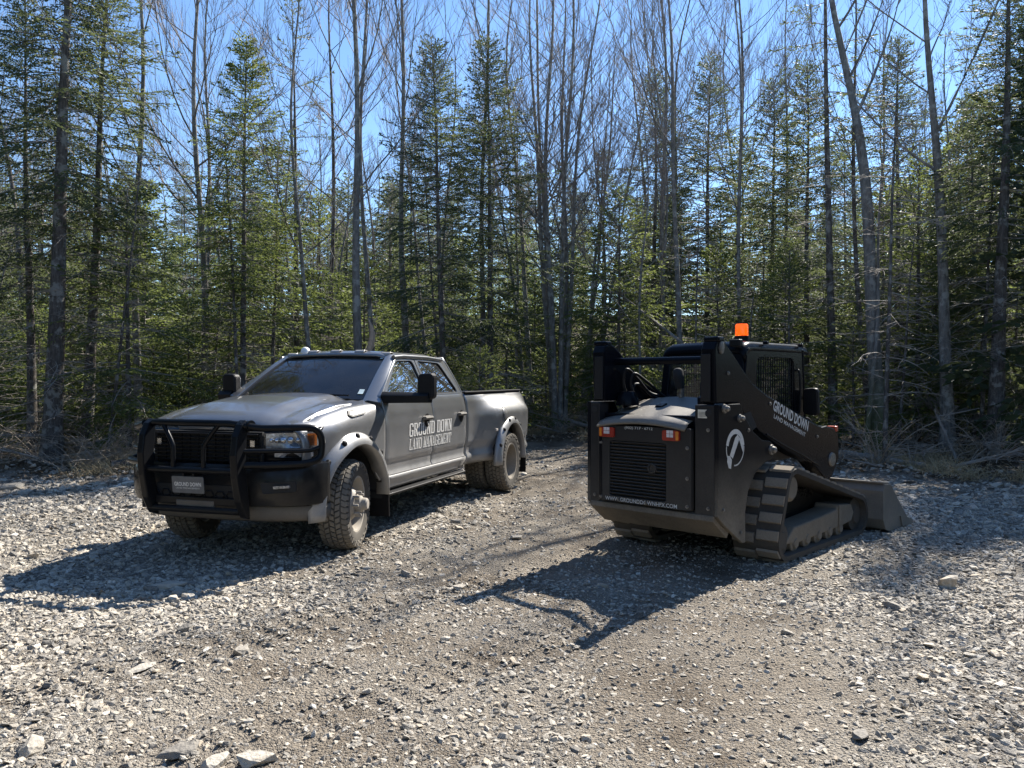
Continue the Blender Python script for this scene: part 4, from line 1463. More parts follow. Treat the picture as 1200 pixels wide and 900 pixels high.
        mb.build('mud_flap', TRIM, root)
        # bed rail cap and inner wall
        mb = MB()
        mb.box((-4.325, s * 0.915, 1.468), (2.52, 0.10, 0.024)); mb.build('rail_cap', TRIM, root, bevel=0.008)
        mb = MB(); mb.box((-4.32, s * 0.80, 1.15), (2.50, 0.03, 0.60)); mb.build('bed_wall', PAINT, root)
        if s > 0:
            fd = MB()
            c = (-4.02, 0, 1.15)
            fd.lathe([(0.0, 0.003), (0.04, 0.003), (0.078, 0.003), (0.086, 0.0)], 26)
            q = MB(); q.add([(v[0] + c[0], by(v[0] + c[0], v[2] + c[2]) + v[1] + 0.004, v[2] + c[2]) for v in fd.v], fd.f)
            fo = q.build('fuel_door', PAINT, root, 35)
            q = MB(); q.lathe([(0.088, 0.004), (0.096, 0.004)], 26)
            r_ = MB(); r_.add([(v[0] + c[0], by(v[0] + c[0], v[2] + c[2]) + v[1] + 0.001, v[2] + c[2]) for v in q.v], q.f)
            r_.build('fuel_door_seam', UNDER, fo)
        # marker lamp on the flare
        mb = MB(); mb.box((-3.78, s * by(-3.78, 0.93), 0.93), (0.08, 0.02, 0.035)); mb.build('marker_lamp', simple('clear marker', (0.5, 0.45, 0.4), 0.3), root, bevel=0.006)
    mb = MB()
    mb.box((-4.32, 0, 0.86), (2.50, 1.60, 0.03)); mb.box((-3.07, 0, 1.15), (0.03, 1.84, 0.60))
    mb.build('bed_floor', UNDER, root)
    mb = MB(); mb.box((-5.575, 0, 1.16), (0.05, 1.62, 0.58)); mb.build('tailgate', PAINT, root, bevel=0.015)
    mb = MB(); mb.box((-5.70, 0, 0.68), (0.16, 1.9, 0.20)); mb.build('rear_bumper', BUMP, root, bevel=0.03)
    for s in (-1, 1):
        mb = MB(); mb.box((-5.605, s * 0.90, 1.17), (0.03, 0.14, 0.42)); mb.build('tail_lamp', simple('red lens %d' % s, (0.35, 0.015, 0.012), 0.2), root, bevel=0.02)

    # --- wheels
    carc, tread = tyre_meshes(WR, 0.285, 0.262, 5)
    fr = MB()      # front: deep hub standing out of the rim
    fr.lathe([(0.275, 0.10), (0.272, 0.125), (0.255, 0.12), (0.240, 0.04), (0.225, 0.005), (0.19, 0.03), (0.125, 0.10), (0.115, 0.115), (0.0, 0.115)], 40)
    fr.lathe([(0.275, -0.12), (0.25, -0.10), (0.235, 0.02)], 40)
    front_rim = fr.mesh('rim', STEEL, 30)
    hb = MB()
    hb.lathe([(0.085, 0.11), (0.08, 0.16), (0.062, 0.175), (0.058, 0.215), (0.045, 0.228), (0.0, 0.23)], 24)
    hub = hb.mesh('hub', STEEL, 30)
    nuts = []
    for i in range(8):
        a = i * math.pi / 4
        q = MB(); q.lathe([(0.016, 0.10), (0.016, 0.155), (0.010, 0.165), (0.0, 0.165)], 6, (0.11 * math.cos(a), 0, 0.11 * math.sin(a)))
        nuts.append(q.mesh('lug_nut', STEEL, 30))
    holes = MB()
    for i in range(8):
        a = (i + 0.5) * math.pi / 4
        holes.lathe([(0.0, 0.085), (0.022, 0.083)], 12, (0.145 * math.cos(a), 0, 0.145 * math.sin(a)))
    rr = MB()      # rear outer: dished inward
    rr.lathe([(0.275, 0.11), (0.272, 0.132), (0.25, 0.128), (0.235, 0.05), (0.22, -0.06), (0.15, -0.09), (0.10, -0.085), (0.09, -0.03), (0.075, 0.0), (0.0, 0.002)], 40)
    rr.lathe([(0.275, -0.12), (0.24, -0.10), (0.22, -0.06)], 40)
    rear_rim = rr.mesh('rim', STEEL_D, 30)
    def wheel(x, y, s, steer, rim, front):
        w = empty('wheel', (x, y, WR))
        w.parent = root
        w.rotation_euler = (0, 0, (0 if s > 0 else math.pi) + steer)
        # dust on tyres is measured from the ground: parts hang at the hub
        link_mesh('tyre', carc, w); link_mesh('tread', tread, w)
        link_mesh('rim', rim, w)
        if front:
            link_mesh('hub', hub, w)
            for n_ in nuts: link_mesh('lug_nut', n_, w)
        return w
    wheel(0, 0.895, 1, R(13), front_rim, True)
    wheel(0, -0.845, -1, R(13), front_rim, True)
    for s in (-1, 1):
        wheel(RA, s * 1.085, s, 0, rear_rim, False)
        wheel(RA, s * 0.765, s, 0, rear_rim, False)

    # --- grille guard, a bolt-on part
    def upright(s):
        pr = [(1.00, 0.43), (1.06, 0.45), (1.14, 0.60), (1.185, 0.80), (1.20, 1.00), (1.175, 1.16), (1.12, 1.26), (1.06, 1.30), (1.03, 1.27), (1.04, 1.20), (1.06, 1.0), (1.05, 0.8), (1.02, 0.62)]
        mb = MB(); mb.prism(pr, lambda a, b, t: (a, t, b), s * (0.545 if s > 0 else 0.495), s * (0.475 if s > 0 else 0.425))
        return mb
    g = MB()
    g.tube([(1.04, -0.47, 1.25), (1.09, -0.40, 1.265), (1.095, 0.40, 1.265), (1.04, 0.47, 1.25)], 0.032, 10)
    gg = g.build('grille_guard', BLACK, root, 60)
    gg['label'] = 'black tubular grille guard with plate uprights'
    for s in (-1, 1): upright(s).build('upright', BLACK, gg, bevel=0.012)
    g = MB(); g.tube([(1.13, -0.48, 0.855), (1.13, 0.48, 0.855)], 0.030, 10); g.build('cross_tube', BLACK, gg, 60)
    g = MB(); g.tube([(1.06, -0.48, 0.50), (1.06, 0.48, 0.50)], 0.030, 10); g.build('cross_tube', BLACK, gg, 60)
    g = MB(); g.box((1.02, 0, 0.575), (0.05, 0.96, 0.07)); g.build('lower_channel', BLACK, gg, bevel=0.01)
    for s in (-1, 1):
        g = MB(); g.tube(spline([(1.095, s * 0.30, 1.26), (1.11, s * 0.25, 1.20), (1.125, s * 0.175, 1.09), (1.13, s * 0.16, 1.03), (1.13, s * 0.16, 0.86)], 4), 0.021, 8); g.build('centre_bar', BLACK, gg, 60)
        g = MB()
        g.tube(spline([(1.09, s * 0.50, 1.255), (1.00, s * 0.66, 1.225), (0.86, s * (0.88 if s > 0 else 0.80), 1.225), (0.74, s * (1.0 if s > 0 else 0.88), 1.215), (0.69, s * (1.045 if s > 0 else 0.895), 1.15), (0.685, s * (1.055 if s > 0 else 0.895), 1.04), (0.71, s * (1.04 if s > 0 else 0.89), 0.95), (0.80, s * (0.97 if s > 0 else 0.86), 0.915), (0.92, s * 0.82, 0.905), (1.08, s * 0.52, 0.905)], 6), 0.031, 10)
        g.build('wing_loop', BLACK, gg, 60)
        g = MB(); g.tube(spline([(1.10, s * 0.51, 1.03), (0.93, s * 0.76, 1.025), (0.76, s * (0.96 if s > 0 else 0.85), 1.02), (0.69, s * (1.05 if s > 0 else 0.895), 1.05)], 5), 0.020, 8); g.build('wing_bar', BLACK, gg, 60)
        # bull-horn roll at the top of the upright
        g = MB(); g.tube([(1.03, s * (0.53 if s > 0 else 0.48), 1.24), (1.04, s * (0.585 if s > 0 else 0.51), 1.245)], 0.05, 14); g.build('end_roll', BLACK, gg, 60)
    pl = MB()
    pl.prism(rounded([(-0.165, 0.66), (0.165, 0.66), (0.165, 0.805), (-0.165, 0.805)], 0.012), lambda a, b, t: (t + (b - 0.73) * 0.10, a + 0.03, b), 1.165, 1.172)
    po = pl.build('licence_plate', PLATE, root)
    fn = lambda a, b: (1.1735 + (b - 0.73) * 0.10, a + 0.03, b)
    lettering('GROUND DOWN', 0.28, 0.036, fn, WHITE, po, 0, 0.738, 0.03)
    lettering('LAND MANAGEMENT', 0.25, 0.014, fn, WHITE, po, 0, 0.704)
    for y in (-0.13, 0.13):
        q = MB(); q.box((1.12, y * 0.4 + 0.03, 0.815), (0.10, 0.02, 0.03)); q.build('plate_bracket', BLACK, po)
    return root


build_truck()


# ---------------------------------------------------------------- compact track loader
def build_loader():
    root = empty('track_loader', (LDR[0], LDR[1], 0.0), LDR[2])
    tag(root, 'black compact track loader seen from behind with bucket lowered and orange beacon', 'loader')
    LB = dusty('black loader paint', (0.004, 0.005, 0.008), 0.22, 0.0, spec=0.10, amount=0.14, base=0.002, low=0.25, high=1.0, dust=(0.24, 0.205, 0.16))
    LP = dusty('black loader plate, dusted', (0.005, 0.006, 0.009), 0.28, 0.0, spec=0.10, amount=0.95, base=0.003, low=0.30, high=1.0, dust=(0.22, 0.19, 0.15))
    LG = dusty('grey door paint', (0.012, 0.013, 0.016), 0.34, 0.0, spec=0.22, amount=0.16, base=0.02, low=0.4, high=1.3)
    HOODM = dusty('dusted engine hood', (0.06, 0.062, 0.065), 0.28, 0.1, amount=0.50, base=0.42, low=0.9, high=1.4)  # dust tone raised so the hood's colour also carries a sky sheen
    MUD = dusty('mud-caked steel', (0.07, 0.062, 0.052), 0.75, 0.0, amount=0.9, base=0.7, low=0.1, high=0.6, dust=(0.20, 0.17, 0.13))
    TRK_R = dusty('track rubber', (0.012, 0.011, 0.010), 0.7, amount=0.3, base=0.10, low=0.0, high=1.0, dust=(0.20, 0.17, 0.135))
    LUG = dusty('dusty track cleat', (0.035, 0.032, 0.028), 0.8, amount=0.85, base=0.6, low=0.0, high=1.0, dust=(0.24, 0.205, 0.16))
    GLASS_L = glass('loader cab glass', (0.7, 0.74, 0.76), 0.01, 0.06)
    PIN = simple('worn pin steel', (0.20, 0.19, 0.175), 0.5, 0.6, var=0.4, scale=40)
    LBG = dusty('worn bucket steel', (0.06, 0.06, 0.06), 0.4, 0.4, amount=0.75, base=0.45, low=0.0, high=0.6, dust=(0.24, 0.21, 0.17))
    DECAL = simple('white decal', (0.55, 0.55, 0.53), 0.5, var=0.1, scale=40)
    side = lambda s: (lambda a, b, t: (a, -s * t, b))       # s=+1 is the machine's right

    # --- main frame: tower plates either side, belly, bulkhead
    mb = MB()
    mb.prism([(0.05, 0.50), (0.22, 0.33), (2.3, 0.30), (2.3, 0.62), (0.9, 0.85), (0.05, 0.85)], lambda a, b, t: (a, t, b), -0.42, 0.42)
    mb.box((0.40, 0, 1.08), (0.68, 1.18, 0.50))
    mb.build('main_frame', LB, root, bevel=0.01)
    tower = [(-0.02, 1.435), (-0.02, 0.50), (0.08, 0.42), (0.40, 0.22), (0.455, 0.22), (0.45, 0.48), (0.50, 0.66), (0.62, 0.80), (0.78, 0.88), (0.95, 0.92), (1.0, 0.96), (1.0, 1.04), (0.92, 1.08), (0.76, 1.10), (0.60, 1.18), (0.42, 1.34), (0.36, 1.435)]
    for s in (1, -1):
        mb = MB(); mb.prism(tower, side(s), 0.655, 0.692)
        tp = mb.build('tower_plate', LP, root, bevel=0.006)
        # rear post face of the tower
        mb = MB()
        y0, y1 = (0.47, 0.654) if s > 0 else (0.545, 0.654)
        mb.prism([(-0.02, 1.43), (-0.02, 0.50), (0.05, 0.44), (0.12, 0.44), (0.12, 1.43)], side(s), y0, y1)
        rp = mb.build('tower_post', LG, root, bevel=0.008)
        mb = MB(); mb.lathe([(0.0, 0.004), (0.028, 0.004), (0.034, 0.0)], 18)
        q = MB(); q.add([(-0.022 - v[1], -s * 0.60 + v[0], 1.36 + v[2]) for v in mb.v], mb.f); q.build('lift_hole', UNDER, rp)
        for (u, z, r_) in ((0.075, 1.40, 0.026), (0.34, 1.31, 0.024), (0.935, 1.0, 0.032)):
            mb = MB(); mb.lathe([(r_ * 1.5, 0.692), (r_ * 1.45, 0.708), (r_, 0.712), (r_ * 0.9, 0.735), (r_ * 0.5, 0.745), (0.0, 0.745)], 16)
            q = MB(); q.add([(v[0] + u, -s * v[1], v[2] + z) for v in mb.v], mb.f); q.build('pin', PIN, tp, 35)
    # lower sill under the door
    mb = MB()
    mb.loft([[(u, y, z) for u, z in ((-0.025, 0.50), (-0.03, 0.455), (0.20, 0.285), (0.26, 0.36), (0.05, 0.52))] for y in (0.652, -0.652)])
    mb.build('rear_sill', LP, root, bevel=0.008)

    # --- rear door with louvres, lamps and lettering
    yl, yr = 0.535, -0.455
    mb = MB()
    go, gi = rounded([(yl, 0.525), (yr, 0.525), (yr, 1.225), (yl, 1.225)], 0.02), rounded([(0.405, 0.575), (-0.205, 0.575), (-0.205, 1.085), (0.405, 1.085)], 0.035)
    dr = ring_frame(go, gi, lambda a, b, t: (-0.055 + t, a, b), 0.05).build('rear_door', LG, root, bevel=0.006)
    mb = MB(); mb.box((0.0, 0.10, 0.83), (0.02, 0.60, 0.52)); mb.build('grille_back', UNDER, dr)
    sl = MB(); sl.loft([[(x, y, z) for x, z in ((-0.050, 0.006), (-0.046, 0.011), (-0.020, -0.006), (-0.022, -0.011))] for y in (0.400, -0.200)])
    slm = sl.mesh('louvre', LG, None)
    for i in range(17):
        link_mesh('louvre', slm, dr, (0, 0, 0.595 + i * 0.0295))
    kb = MB(); kb.lathe([(0.048, -0.03), (0.046, -0.058), (0.030, -0.062), (0.026, -0.052), (0.0, -0.052)], 20, (0, -0.06, 0.86), 'x'); kb.build('door_latch', LG, dr, 35)
    hn = MB(); hn.box((-0.06, 0.505, 0.88), (0.012, 0.025, 0.62)); hn.build('door_hinge', LB, dr, bevel=0.004)
    for yc, k in ((0.425, 1), (-0.265, -1)):
        mb = MB(); mb.prism(rounded([(yc - 0.085, 1.115), (yc + 0.085, 1.115), (yc + 0.085, 1.205), (yc - 0.085, 1.205)], 0.018), lambda a, b, t: (t, a, b), -0.075, -0.055)
        tl = mb.build('tail_lamp', simple('tail lamp red', (0.30, 0.025, 0.015), 0.25), root)
        mb = MB(); mb.prism(rounded([(yc + k * 0.052, 1.122), (yc + k * 0.08, 1.122), (yc + k * 0.08, 1.198), (yc + k * 0.052, 1.198)], 0.008), lambda a, b, t: (t, a, b), -0.079, -0.0755)
        mb.build('amber_lens', AMBER, tl)
        for i in range(2):
            for j in range(2):
                mb = MB(); mb.box((-0.078, yc - k * 0.005 + (i - 0.5) * 0.034, 1.175 + (j - 0.5) * 0.032), (0.006, 0.030, 0.028)); mb.build('white_lens', simple('white lens', (0.6, 0.55, 0.55), 0.25), tl)
    put = lambda a, b: (-0.0575, -a, b)
    lettering('WWW.GROUNDDOWNHFX.COM', 0.77, 0.036, put, DECAL, dr, -0.065, 0.549, 0.012)
    lettering('(902) 717 \u00b7 6712', 0.30, 0.030, put, DECAL, dr, -0.08, 1.205, 0.006)
    mb = MB(); mb.box((-0.021, -0.545, 1.355), (0.006, 0.085, 0.072)); st = mb.build('warning_sticker', simple('cream sticker', (0.62, 0.58, 0.48), 0.5), root)
    mb = MB()
    for i in range(4): mb.box((-0.0255, -0.545, 1.336 + i * 0.011), (0.002, 0.066, 0.004))
    mb.build('sticker_print', simple('sticker ink', (0.16, 0.15, 0.13), 0.6), st)

    # --- engine hood, arched, with a lip
    def hood(u, v):
        y = 0.535 - 0.94 * v
        t = 2 * v - 1
        x = -0.085 + 0.72 * u
        return (x, y, 1.235 + 0.20 * u ** 0.85 + 0.045 * (1 - t * t) - 0.02 * (1 - sstep(0, 0.08, u)))
    mb = MB(); mb.grid(hood, 14, 17)
    ho = mb.build('engine_hood', HOODM, root, 60, solid=0.02, off=-1)
    mb = MB(); x, y, z = hood(0.55, 0.48); mb.box((x, y, z + 0.006), (0.10, 0.075, 0.016), Matrix.Rotation(R(-15), 3, 'Y')); mb.build('hood_latch', LB, ho, bevel=0.005)
    sk = MB()
    for s in (0.0, 1.0):
        sk.add([hood(u, s) for u in lin(0.08, 1, 8)] + [(hood(u, s)[0], hood(u, s)[1], 1.20) for u in lin(1, 0.08, 8)], [tuple(range(16))])
    sk.build('hood_side', LB, root)

    # --- lift arms: rear risers, cross tube, long front booms
    arm = [(0.02, 1.44), (0.00, 1.90), (0.035, 1.965), (0.10, 1.99), (0.17, 1.965), (0.30, 1.875), (0.50, 1.725), (0.66, 1.615), (0.95, 1.50), (1.85, 1.235), (2.18, 1.15), (2.30, 1.16), (2.50, 1.12), (2.60, 1.06), (2.62, 0.80), (2.45, 0.62), (2.32, 0.58), (2.22, 0.64), (1.95, 0.80), (1.64, 0.88), (1.15, 1.03), (0.85, 1.15), (0.55, 1.30), (0.40, 1.44)]
    for s in (1, -1):
        mb = MB(); mb.prism(arm, side(s), 0.515, 0.648)
        ar = mb.build('lift_arm', LB, root, bevel=0.012)
        # rear face plate of the riser
        mb = MB(); mb.box((-0.006, -s * 0.565, 1.66), (0.016, 0.09, 0.40)); mb.build('riser_plate', LG, ar, bevel=0.004)
        mb = MB(); mb.box((0.085, -s * 0.59, 1.985), (0.10, 0.15, 0.045)); mb.build('riser_cap', LB, ar, bevel=0.015)
        mb = MB(); mb.lathe([(0.05, 0.648), (0.05, 0.662), (0.03, 0.668), (0.0, 0.668)], 16)
        q = MB(); q.add([(v[0] * .7 + 0.10, -s * v[1], v[2] * 1.1 + 1.915) for v in mb.v], mb.f); q.build('arm_pin', PIN, ar, 35)
        # hose guard slot and pivot recess
        mb = MB(); mb.prism([(0.42, 1.33), (0.62, 1.36), (0.74, 1.22), (0.58, 1.15)], side(s), 0.6482, 0.6512); mb.build('arm_recess', UNDER, ar)
        mb = MB(); mb.lathe([(0.075, 0.648), (0.07, 0.665), (0.04, 0.67), (0.0, 0.67)], 16)
        q = MB(); q.add([(v[0] + 2.42, -s * v[1], v[2] + 0.80) for v in mb.v], mb.f); q.build('arm_pin', PIN, ar, 35)
        mb = MB(); mb.box((2.56, -s * 0.60, 1.115), (0.07, 0.10, 0.06)); mb.build('marker_reflector', simple('red reflector %d' % s, (0.45, 0.06, 0.02), 0.3), ar, bevel=0.01)
        # lift cylinder
        mb = MB(); mb.tube([(0.50, -s * 0.47, 0.95), (1.35, -s * 0.47, 1.22)], 0.045, 12); mb.tube([(1.3, -s * 0.47, 1.204), (1.8, -s * 0.47, 1.16)], 0.026, 10)
        mb.build('lift_cylinder', LB, root, 50)
    mb = MB(); mb.tube([(0.22, 0.52, 1.815), (0.22, -0.52, 1.815)], 0.036, 14); mb.build('cross_tube', LB, root, 60)
    mb = MB(); mb.box((2.42, 0, 0.90), (0.14, 1.04, 0.16)); mb.build('front_cross_member', LB, root, bevel=0.02)
    tx = lambda a, b: (1.43 + 0.955 * a + 0.296 * b, -0.6505, 1.285 - 0.296 * a + 0.955 * b)
    lettering('GROUND DOWN', 0.80, 0.105, tx, DECAL, root, 0.02, 0.012, 0.03, 'arm_lettering')
    lettering('LAND MANAGEMENT', 0.72, 0.042, tx, DECAL, root, 0.02, -0.085, 0.012, 'arm_lettering')
    # round emblem on the tower plate: broken ring with a raised digger arm
    eb = MB()
    ec = (0.265, 1.06)
    E = lambda r_, a: (ec[0] + r_ * 1.0 * math.cos(a), -0.6945, ec[1] + r_ * 1.0 * math.sin(a))
    def arcband(r0, r1, a0, a1, n=18):
        eb.add([E(r0, a) for a in lin(R(a0), R(a1), n)] + [E(r1, a) for a in lin(R(a1), R(a0), n)], [tuple(range(2 * n))])
    arcband(0.118, 0.160, 5, 170); arcband(0.146, 0.158, 172, 225); arcband(0.146, 0.158, 262, 362)
    def poly(pts): eb.add([(ec[0] + a, -0.6950, ec[1] + b) for a, b in pts], [tuple(range(len(pts)))])
    poly([(-0.095, -0.06), (-0.045, -0.09), (0.065, 0.065), (0.04, 0.11), (-0.005, 0.085)])
    poly([(0.042, 0.108), (0.068, 0.062), (0.135, -0.05), (0.148, 0.03)])
    poly([(-0.135, -0.06), (-0.09, -0.065), (-0.06, -0.10), (-0.075, -0.175), (-0.115, -0.165), (-0.14, -0.11)])
    em = eb.build('emblem', DECAL, root, fix=False); em['label'] = 'white round emblem with a digger arm'; em['kind'] = 'stuff'

    # --- fasteners, seams and fittings that break up the plates
    bolt = MB(); bolt.lathe([(0.017, 0.0), (0.017, 0.006), (0.011, 0.006), (0.011, 0.014), (0.0, 0.014)], 8, (0, 0, 0), 'x')
    bm2 = MB(); bm2.add([(-v[0], v[1], v[2]) for v in bolt.v], bolt.f); boltm = bm2.mesh('bolt', PIN, 30)
    for y, z in ((0.50, 0.56), (0.50, 1.06), (-0.42, 0.56), (-0.42, 0.80), (-0.42, 1.06), (0.30, 0.548), (0.0, 0.548)):
        link_mesh('bolt', boltm, dr, (-0.056, y, z))
    for y, z in ((-0.60, 0.56), (-0.60, 1.22), (0.60, 0.56)): link_mesh('bolt', boltm, root, (-0.021, y, z))
    bs = MB(); bs.lathe([(0.018, 0.0), (0.018, 0.006), (0.012, 0.006), (0.012, 0.014), (0.0, 0.014)], 8)
    bs2 = MB(); bs2.add([(v[0], -v[1], v[2]) for v in bs.v], bs.f); bsm = bs2.mesh('bolt', PIN, 30)
    for u, z in ((0.06, 0.55), (0.36, 0.32), (0.50, 1.20)):
        link_mesh('bolt', bsm, root, (u, -0.692, z))
    for u, z in ((2.05, 1.06), (1.00, 1.42), (0.22, 1.70)):
        link_mesh('bolt', bsm, root, (u, -0.648, z))
    q = MB(); q.tube([(0.93, -0.651, 1.14), (1.25, -0.651, 1.03), (1.7, -0.651, 0.90), (2.1, -0.651, 0.76)], 0.008, 6); q.build('weld_bead', LB, root, 60)
    for k in range(3):
        q = MB(); q.tube(spline([(1.30 + 0.03 * k, -0.50 + 0.02 * k, 1.10), (1.7, -0.505 + 0.02 * k, 1.16 + 0.02 * k), (2.15, -0.50, 1.20 + 0.02 * k), (2.45, -0.44, 1.05), (2.62, -0.38, 0.72)], 6), 0.013, 6); q.build('hydraulic_line', TRIM, root, 60)
    q = MB(); q.tube(spline([(1.98, -0.46, 1.30), (1.98, -0.50, 1.34), (1.97, -0.50, 1.70), (1.96, -0.46, 1.74)], 5), 0.012, 8); q.build('grab_handle', TRIM, root, 60)
    for u in (0.86, 2.18):
        q = MB(); q.box((u, -0.38, 1.985), (0.07, 0.11, 0.07)); wl = q.build('work_lamp', TRIM, root, bevel=0.012)
    # --- hoses and exhaust
    for k, pts in enumerate(([(0.30, 0.42, 1.42), (0.24, 0.46, 1.60), (0.26, 0.44, 1.74), (0.40, 0.42, 1.66), (0.62, 0.36, 1.47), (0.95, 0.25, 1.44)],
                             [(0.34, 0.36, 1.42), (0.28, 0.40, 1.58), (0.30, 0.38, 1.70), (0.46, 0.34, 1.62), (0.72, 0.26, 1.45), (1.0, 0.15, 1.44)],
                             [(0.40, 0.50, 1.42), (0.50, 0.50, 1.60), (0.72, 0.46, 1.50), (0.95, 0.40, 1.46)])):
        mb = MB(); mb.tube(spline(pts, 6), 0.015, 8); mb.build('hose', TRIM, root, 60)
    mb = MB(); mb.lathe([(0.11, 0.0), (0.11, 0.06), (0.07, 0.13), (0.0, 0.14)], 16, (0.25, 0.42, 1.40), 'z'); mb.build('air_filter', LB, root, 40)
    mb = MB(); mb.lathe([(0.075, 0.0), (0.075, 0.06), (0.04, 0.09), (0.0, 0.09)], 16, (0.35, -0.36, 1.42), 'z'); mb.build('filler_cap', LB, root, 40)
    mb = MB(); mb.tube([(0.62, 0.06, 1.42), (0.62, 0.06, 1.55), (0.60, 0.07, 1.62)], 0.026, 10); ex = mb.build('exhaust_pipe', PIN, root, 50)
    mb = MB(); mb.tube(spline([(0.605, 0.067, 1.56), (0.595, 0.075, 1.66), (0.62, 0.10, 1.74)], 5), [0.045] * 5 + [0.05] * 5 + [0.035], 12); mb.build('exhaust_tip', UNDER, ex, 50)

    # --- cab
    CB = LB
    c0, c1, cw = 0.78, 2.18, 0.455
    for s in (1, -1):
        outer = rounded([(c0, 1.05), (c1 + 0.06, 1.05), (c1 - 0.02, 1.95), (c0 + 0.16, 1.95)], 0.06)
        inner = rounded([(c0 + 0.30, 1.33), (c1 - 0.20, 1.25), (c1 - 0.26, 1.86), (c0 + 0.36, 1.86)], 0.08)
        sd_ = ring_frame(outer, inner, lambda a, b, t: (a, -s * (cw - t), b), 0.05).build('cab_side', CB, root, bevel=0.01)
        g = MB(); g.add([(a, -s * (cw - 0.035), b) for a, b in inner], [tuple(range(len(inner)))]); g.build('side_window', GLASS_L, sd_, fix=False)
        gb = MB()
        for x in lin(c0 + 0.36, c1 - 0.26, 17): gb.box((x, -s * (cw - 0.012), 1.58), (0.009, 0.008, 0.60))
        for z in lin(1.30, 1.84, 9): gb.box((c0 + 0.77, -s * (cw - 0.022), z), (0.92, 0.008, 0.010))
        gb.build('window_guard', TRIM, sd_)['kind'] = 'stuff'
    mb = MB()
    ro, ri = rounded([(-cw, 1.30), (cw, 1.30), (cw - 0.02, 1.96), (-cw + 0.02, 1.96)], 0.08), rounded([(-0.37, 1.46), (0.37, 1.46), (0.36, 1.86), (-0.36, 1.86)], 0.06)
    rw = ring_frame(ro, ri, lambda a, b, t: (c0 + 0.02 + t + (b - 1.05) * 0.12, a, b), 0.05).build('cab_rear', CB, root, bevel=0.01)
    g = MB(); g.add([(c0 + 0.05 + (b - 1.05) * 0.12, a, b) for a, b in ri], [tuple(range(len(ri)))]); g.build('rear_window', GLASS_L, rw, fix=False)
    mb = MB(); mb.box((c0 + 0.12, -0.20, 1.80), (0.006, 0.11, 0.07)); mb.build('window_notice', simple('pale notice', (0.45, 0.50, 0.52), 0.5), rw)
    def roof(u, v):
        x = c0 + 0.10 + (c1 + 0.10 - c0 - 0.10) * u
        t = 2 * v - 1
        return (x, t * (cw + 0.006), 2.018 - 0.012 * t * t - 0.085 * (1 - math.sqrt(max(0.0, 1 - max(0.0, (abs(t) - 0.80) / 0.20) ** 2))) - 0.11 * (1 - math.sqrt(max(0.0, 1 - max(0.0, (0.14 - u) / 0.14) ** 2))) - 0.012 * sstep(0.9, 1, u))
    mb = MB(); mb.grid(roof, 40, 41)
    cr = mb.build('cab_roof', LB, root, 60, solid=0.04, off=-1)
    for u in (0.30, 0.86):
        mb = MB(); mb.box((c0 + 0.1 + 1.4 * u, -cw - 0.005, 2.00), (0.04, 0.05, 0.03)); mb.build('roof_bracket', LB, cr, bevel=0.006)
    mb = MB(); mb.box((c0 + 0.72, 0, 0.98), (1.4, 0.86, 0.30)); mb.box((c0 + 0.55, 0, 1.35), (0.14, 0.5, 0.55)); mb.box((c0 + 0.75, 0, 1.20), (0.45, 0.5, 0.14)); mb.box((c1 - 0.02, 0, 1.12), (0.06, 0.86, 0.20))
    mb.build('cab_seat', SEAT, root, bevel=0.02)
    for s in (1, -1):
        mb = MB(); mb.tube([(c1 + 0.04, -s * 0.43, 1.05), (c1 - 0.04, -s * 0.43, 1.95)], 0.035, 8); mb.build('front_pillar', LB, root, 50)
    # beacon
    bx, by_ = 1.50, -0.10
    mb = MB(); mb.lathe([(0.074, 0.0), (0.070, 0.075), (0.06, 0.08), (0.0, 0.08)], 20, (bx, by_, 2.01), 'z'); be = mb.build('beacon_base', TRIM, root, 40)
    bm_ = simple('orange beacon lens', (0.90, 0.16, 0.01), 0.2, var=0.15, scale=30)
    nb = bm_.node_tree.nodes['Principled BSDF']
    nb.inputs['Transmission Weight'].default_value = 0.35
    nb.inputs['Emission Color'].default_value = (1.0, 0.16, 0.01, 1)
    nb.inputs['Emission Strength'].default_value = 0.3
    mb = MB(); mb.lathe([(0.064, 0.0), (0.066, 0.01), (0.064, 0.105), (0.055, 0.12), (0.0, 0.124)], 20, (bx, by_, 2.091), 'z'); mb.build('beacon_lens', bm_, be, 40)
    # mirror
    mb = MB(); mb.tube([(2.15, -0.46, 1.45), (2.13, -0.56, 1.46)], 0.014, 8); mi = mb.build('mirror_arm', TRIM, root)
    mb = MB(); mb.prism(rounded([(-0.645, 1.27), (-0.475, 1.28), (-0.475, 1.55), (-0.635, 1.56)], 0.05), lambda a, b, t: (2.12 + t, a, b), -0.03, 0.03); mb.build('mirror_head', TRIM, mi, bevel=0.015)

    # --- tracks and undercarriage
    circ = [((0.845, 0.20), 0.20), ((1.02, 0.655), 0.20), ((2.565, 0.225), 0.225)]
    def hull(off):
        pts = []
        seq = circ
        n = len(seq)
        for i in range(n):
            (c, r_), (p, rp), (q, rq) = seq[i], seq[i - 1], seq[(i + 1) % n]
            def nrm(a, ra, b, rb):         # outer tangent normal, clockwise order
                d = Vector((b[0] - a[0], b[1] - a[1])); L_ = d.length; d /= L_
                k = (ra - rb) / L_
                left = Vector((-d.y, d.x))
                return d * k + left * math.sqrt(1 - k * k)
            n0 = nrm(p, rp, c, r_); n1 = nrm(c, r_, q, rq)
            a0, a1 = math.atan2(n0.y, n0.x), math.atan2(n1.y, n1.x)
            while a1 > a0: a1 -= 2 * math.pi
            for k in range(9):
                a = a0 + (a1 - a0) * k / 8
                pts.append((c[0] + (r_ + off) * math.cos(a), c[1] + (r_ + off) * math.sin(a)))
        return pts
    belt_o, belt_i = hull(-0.022), hull(-0.066)
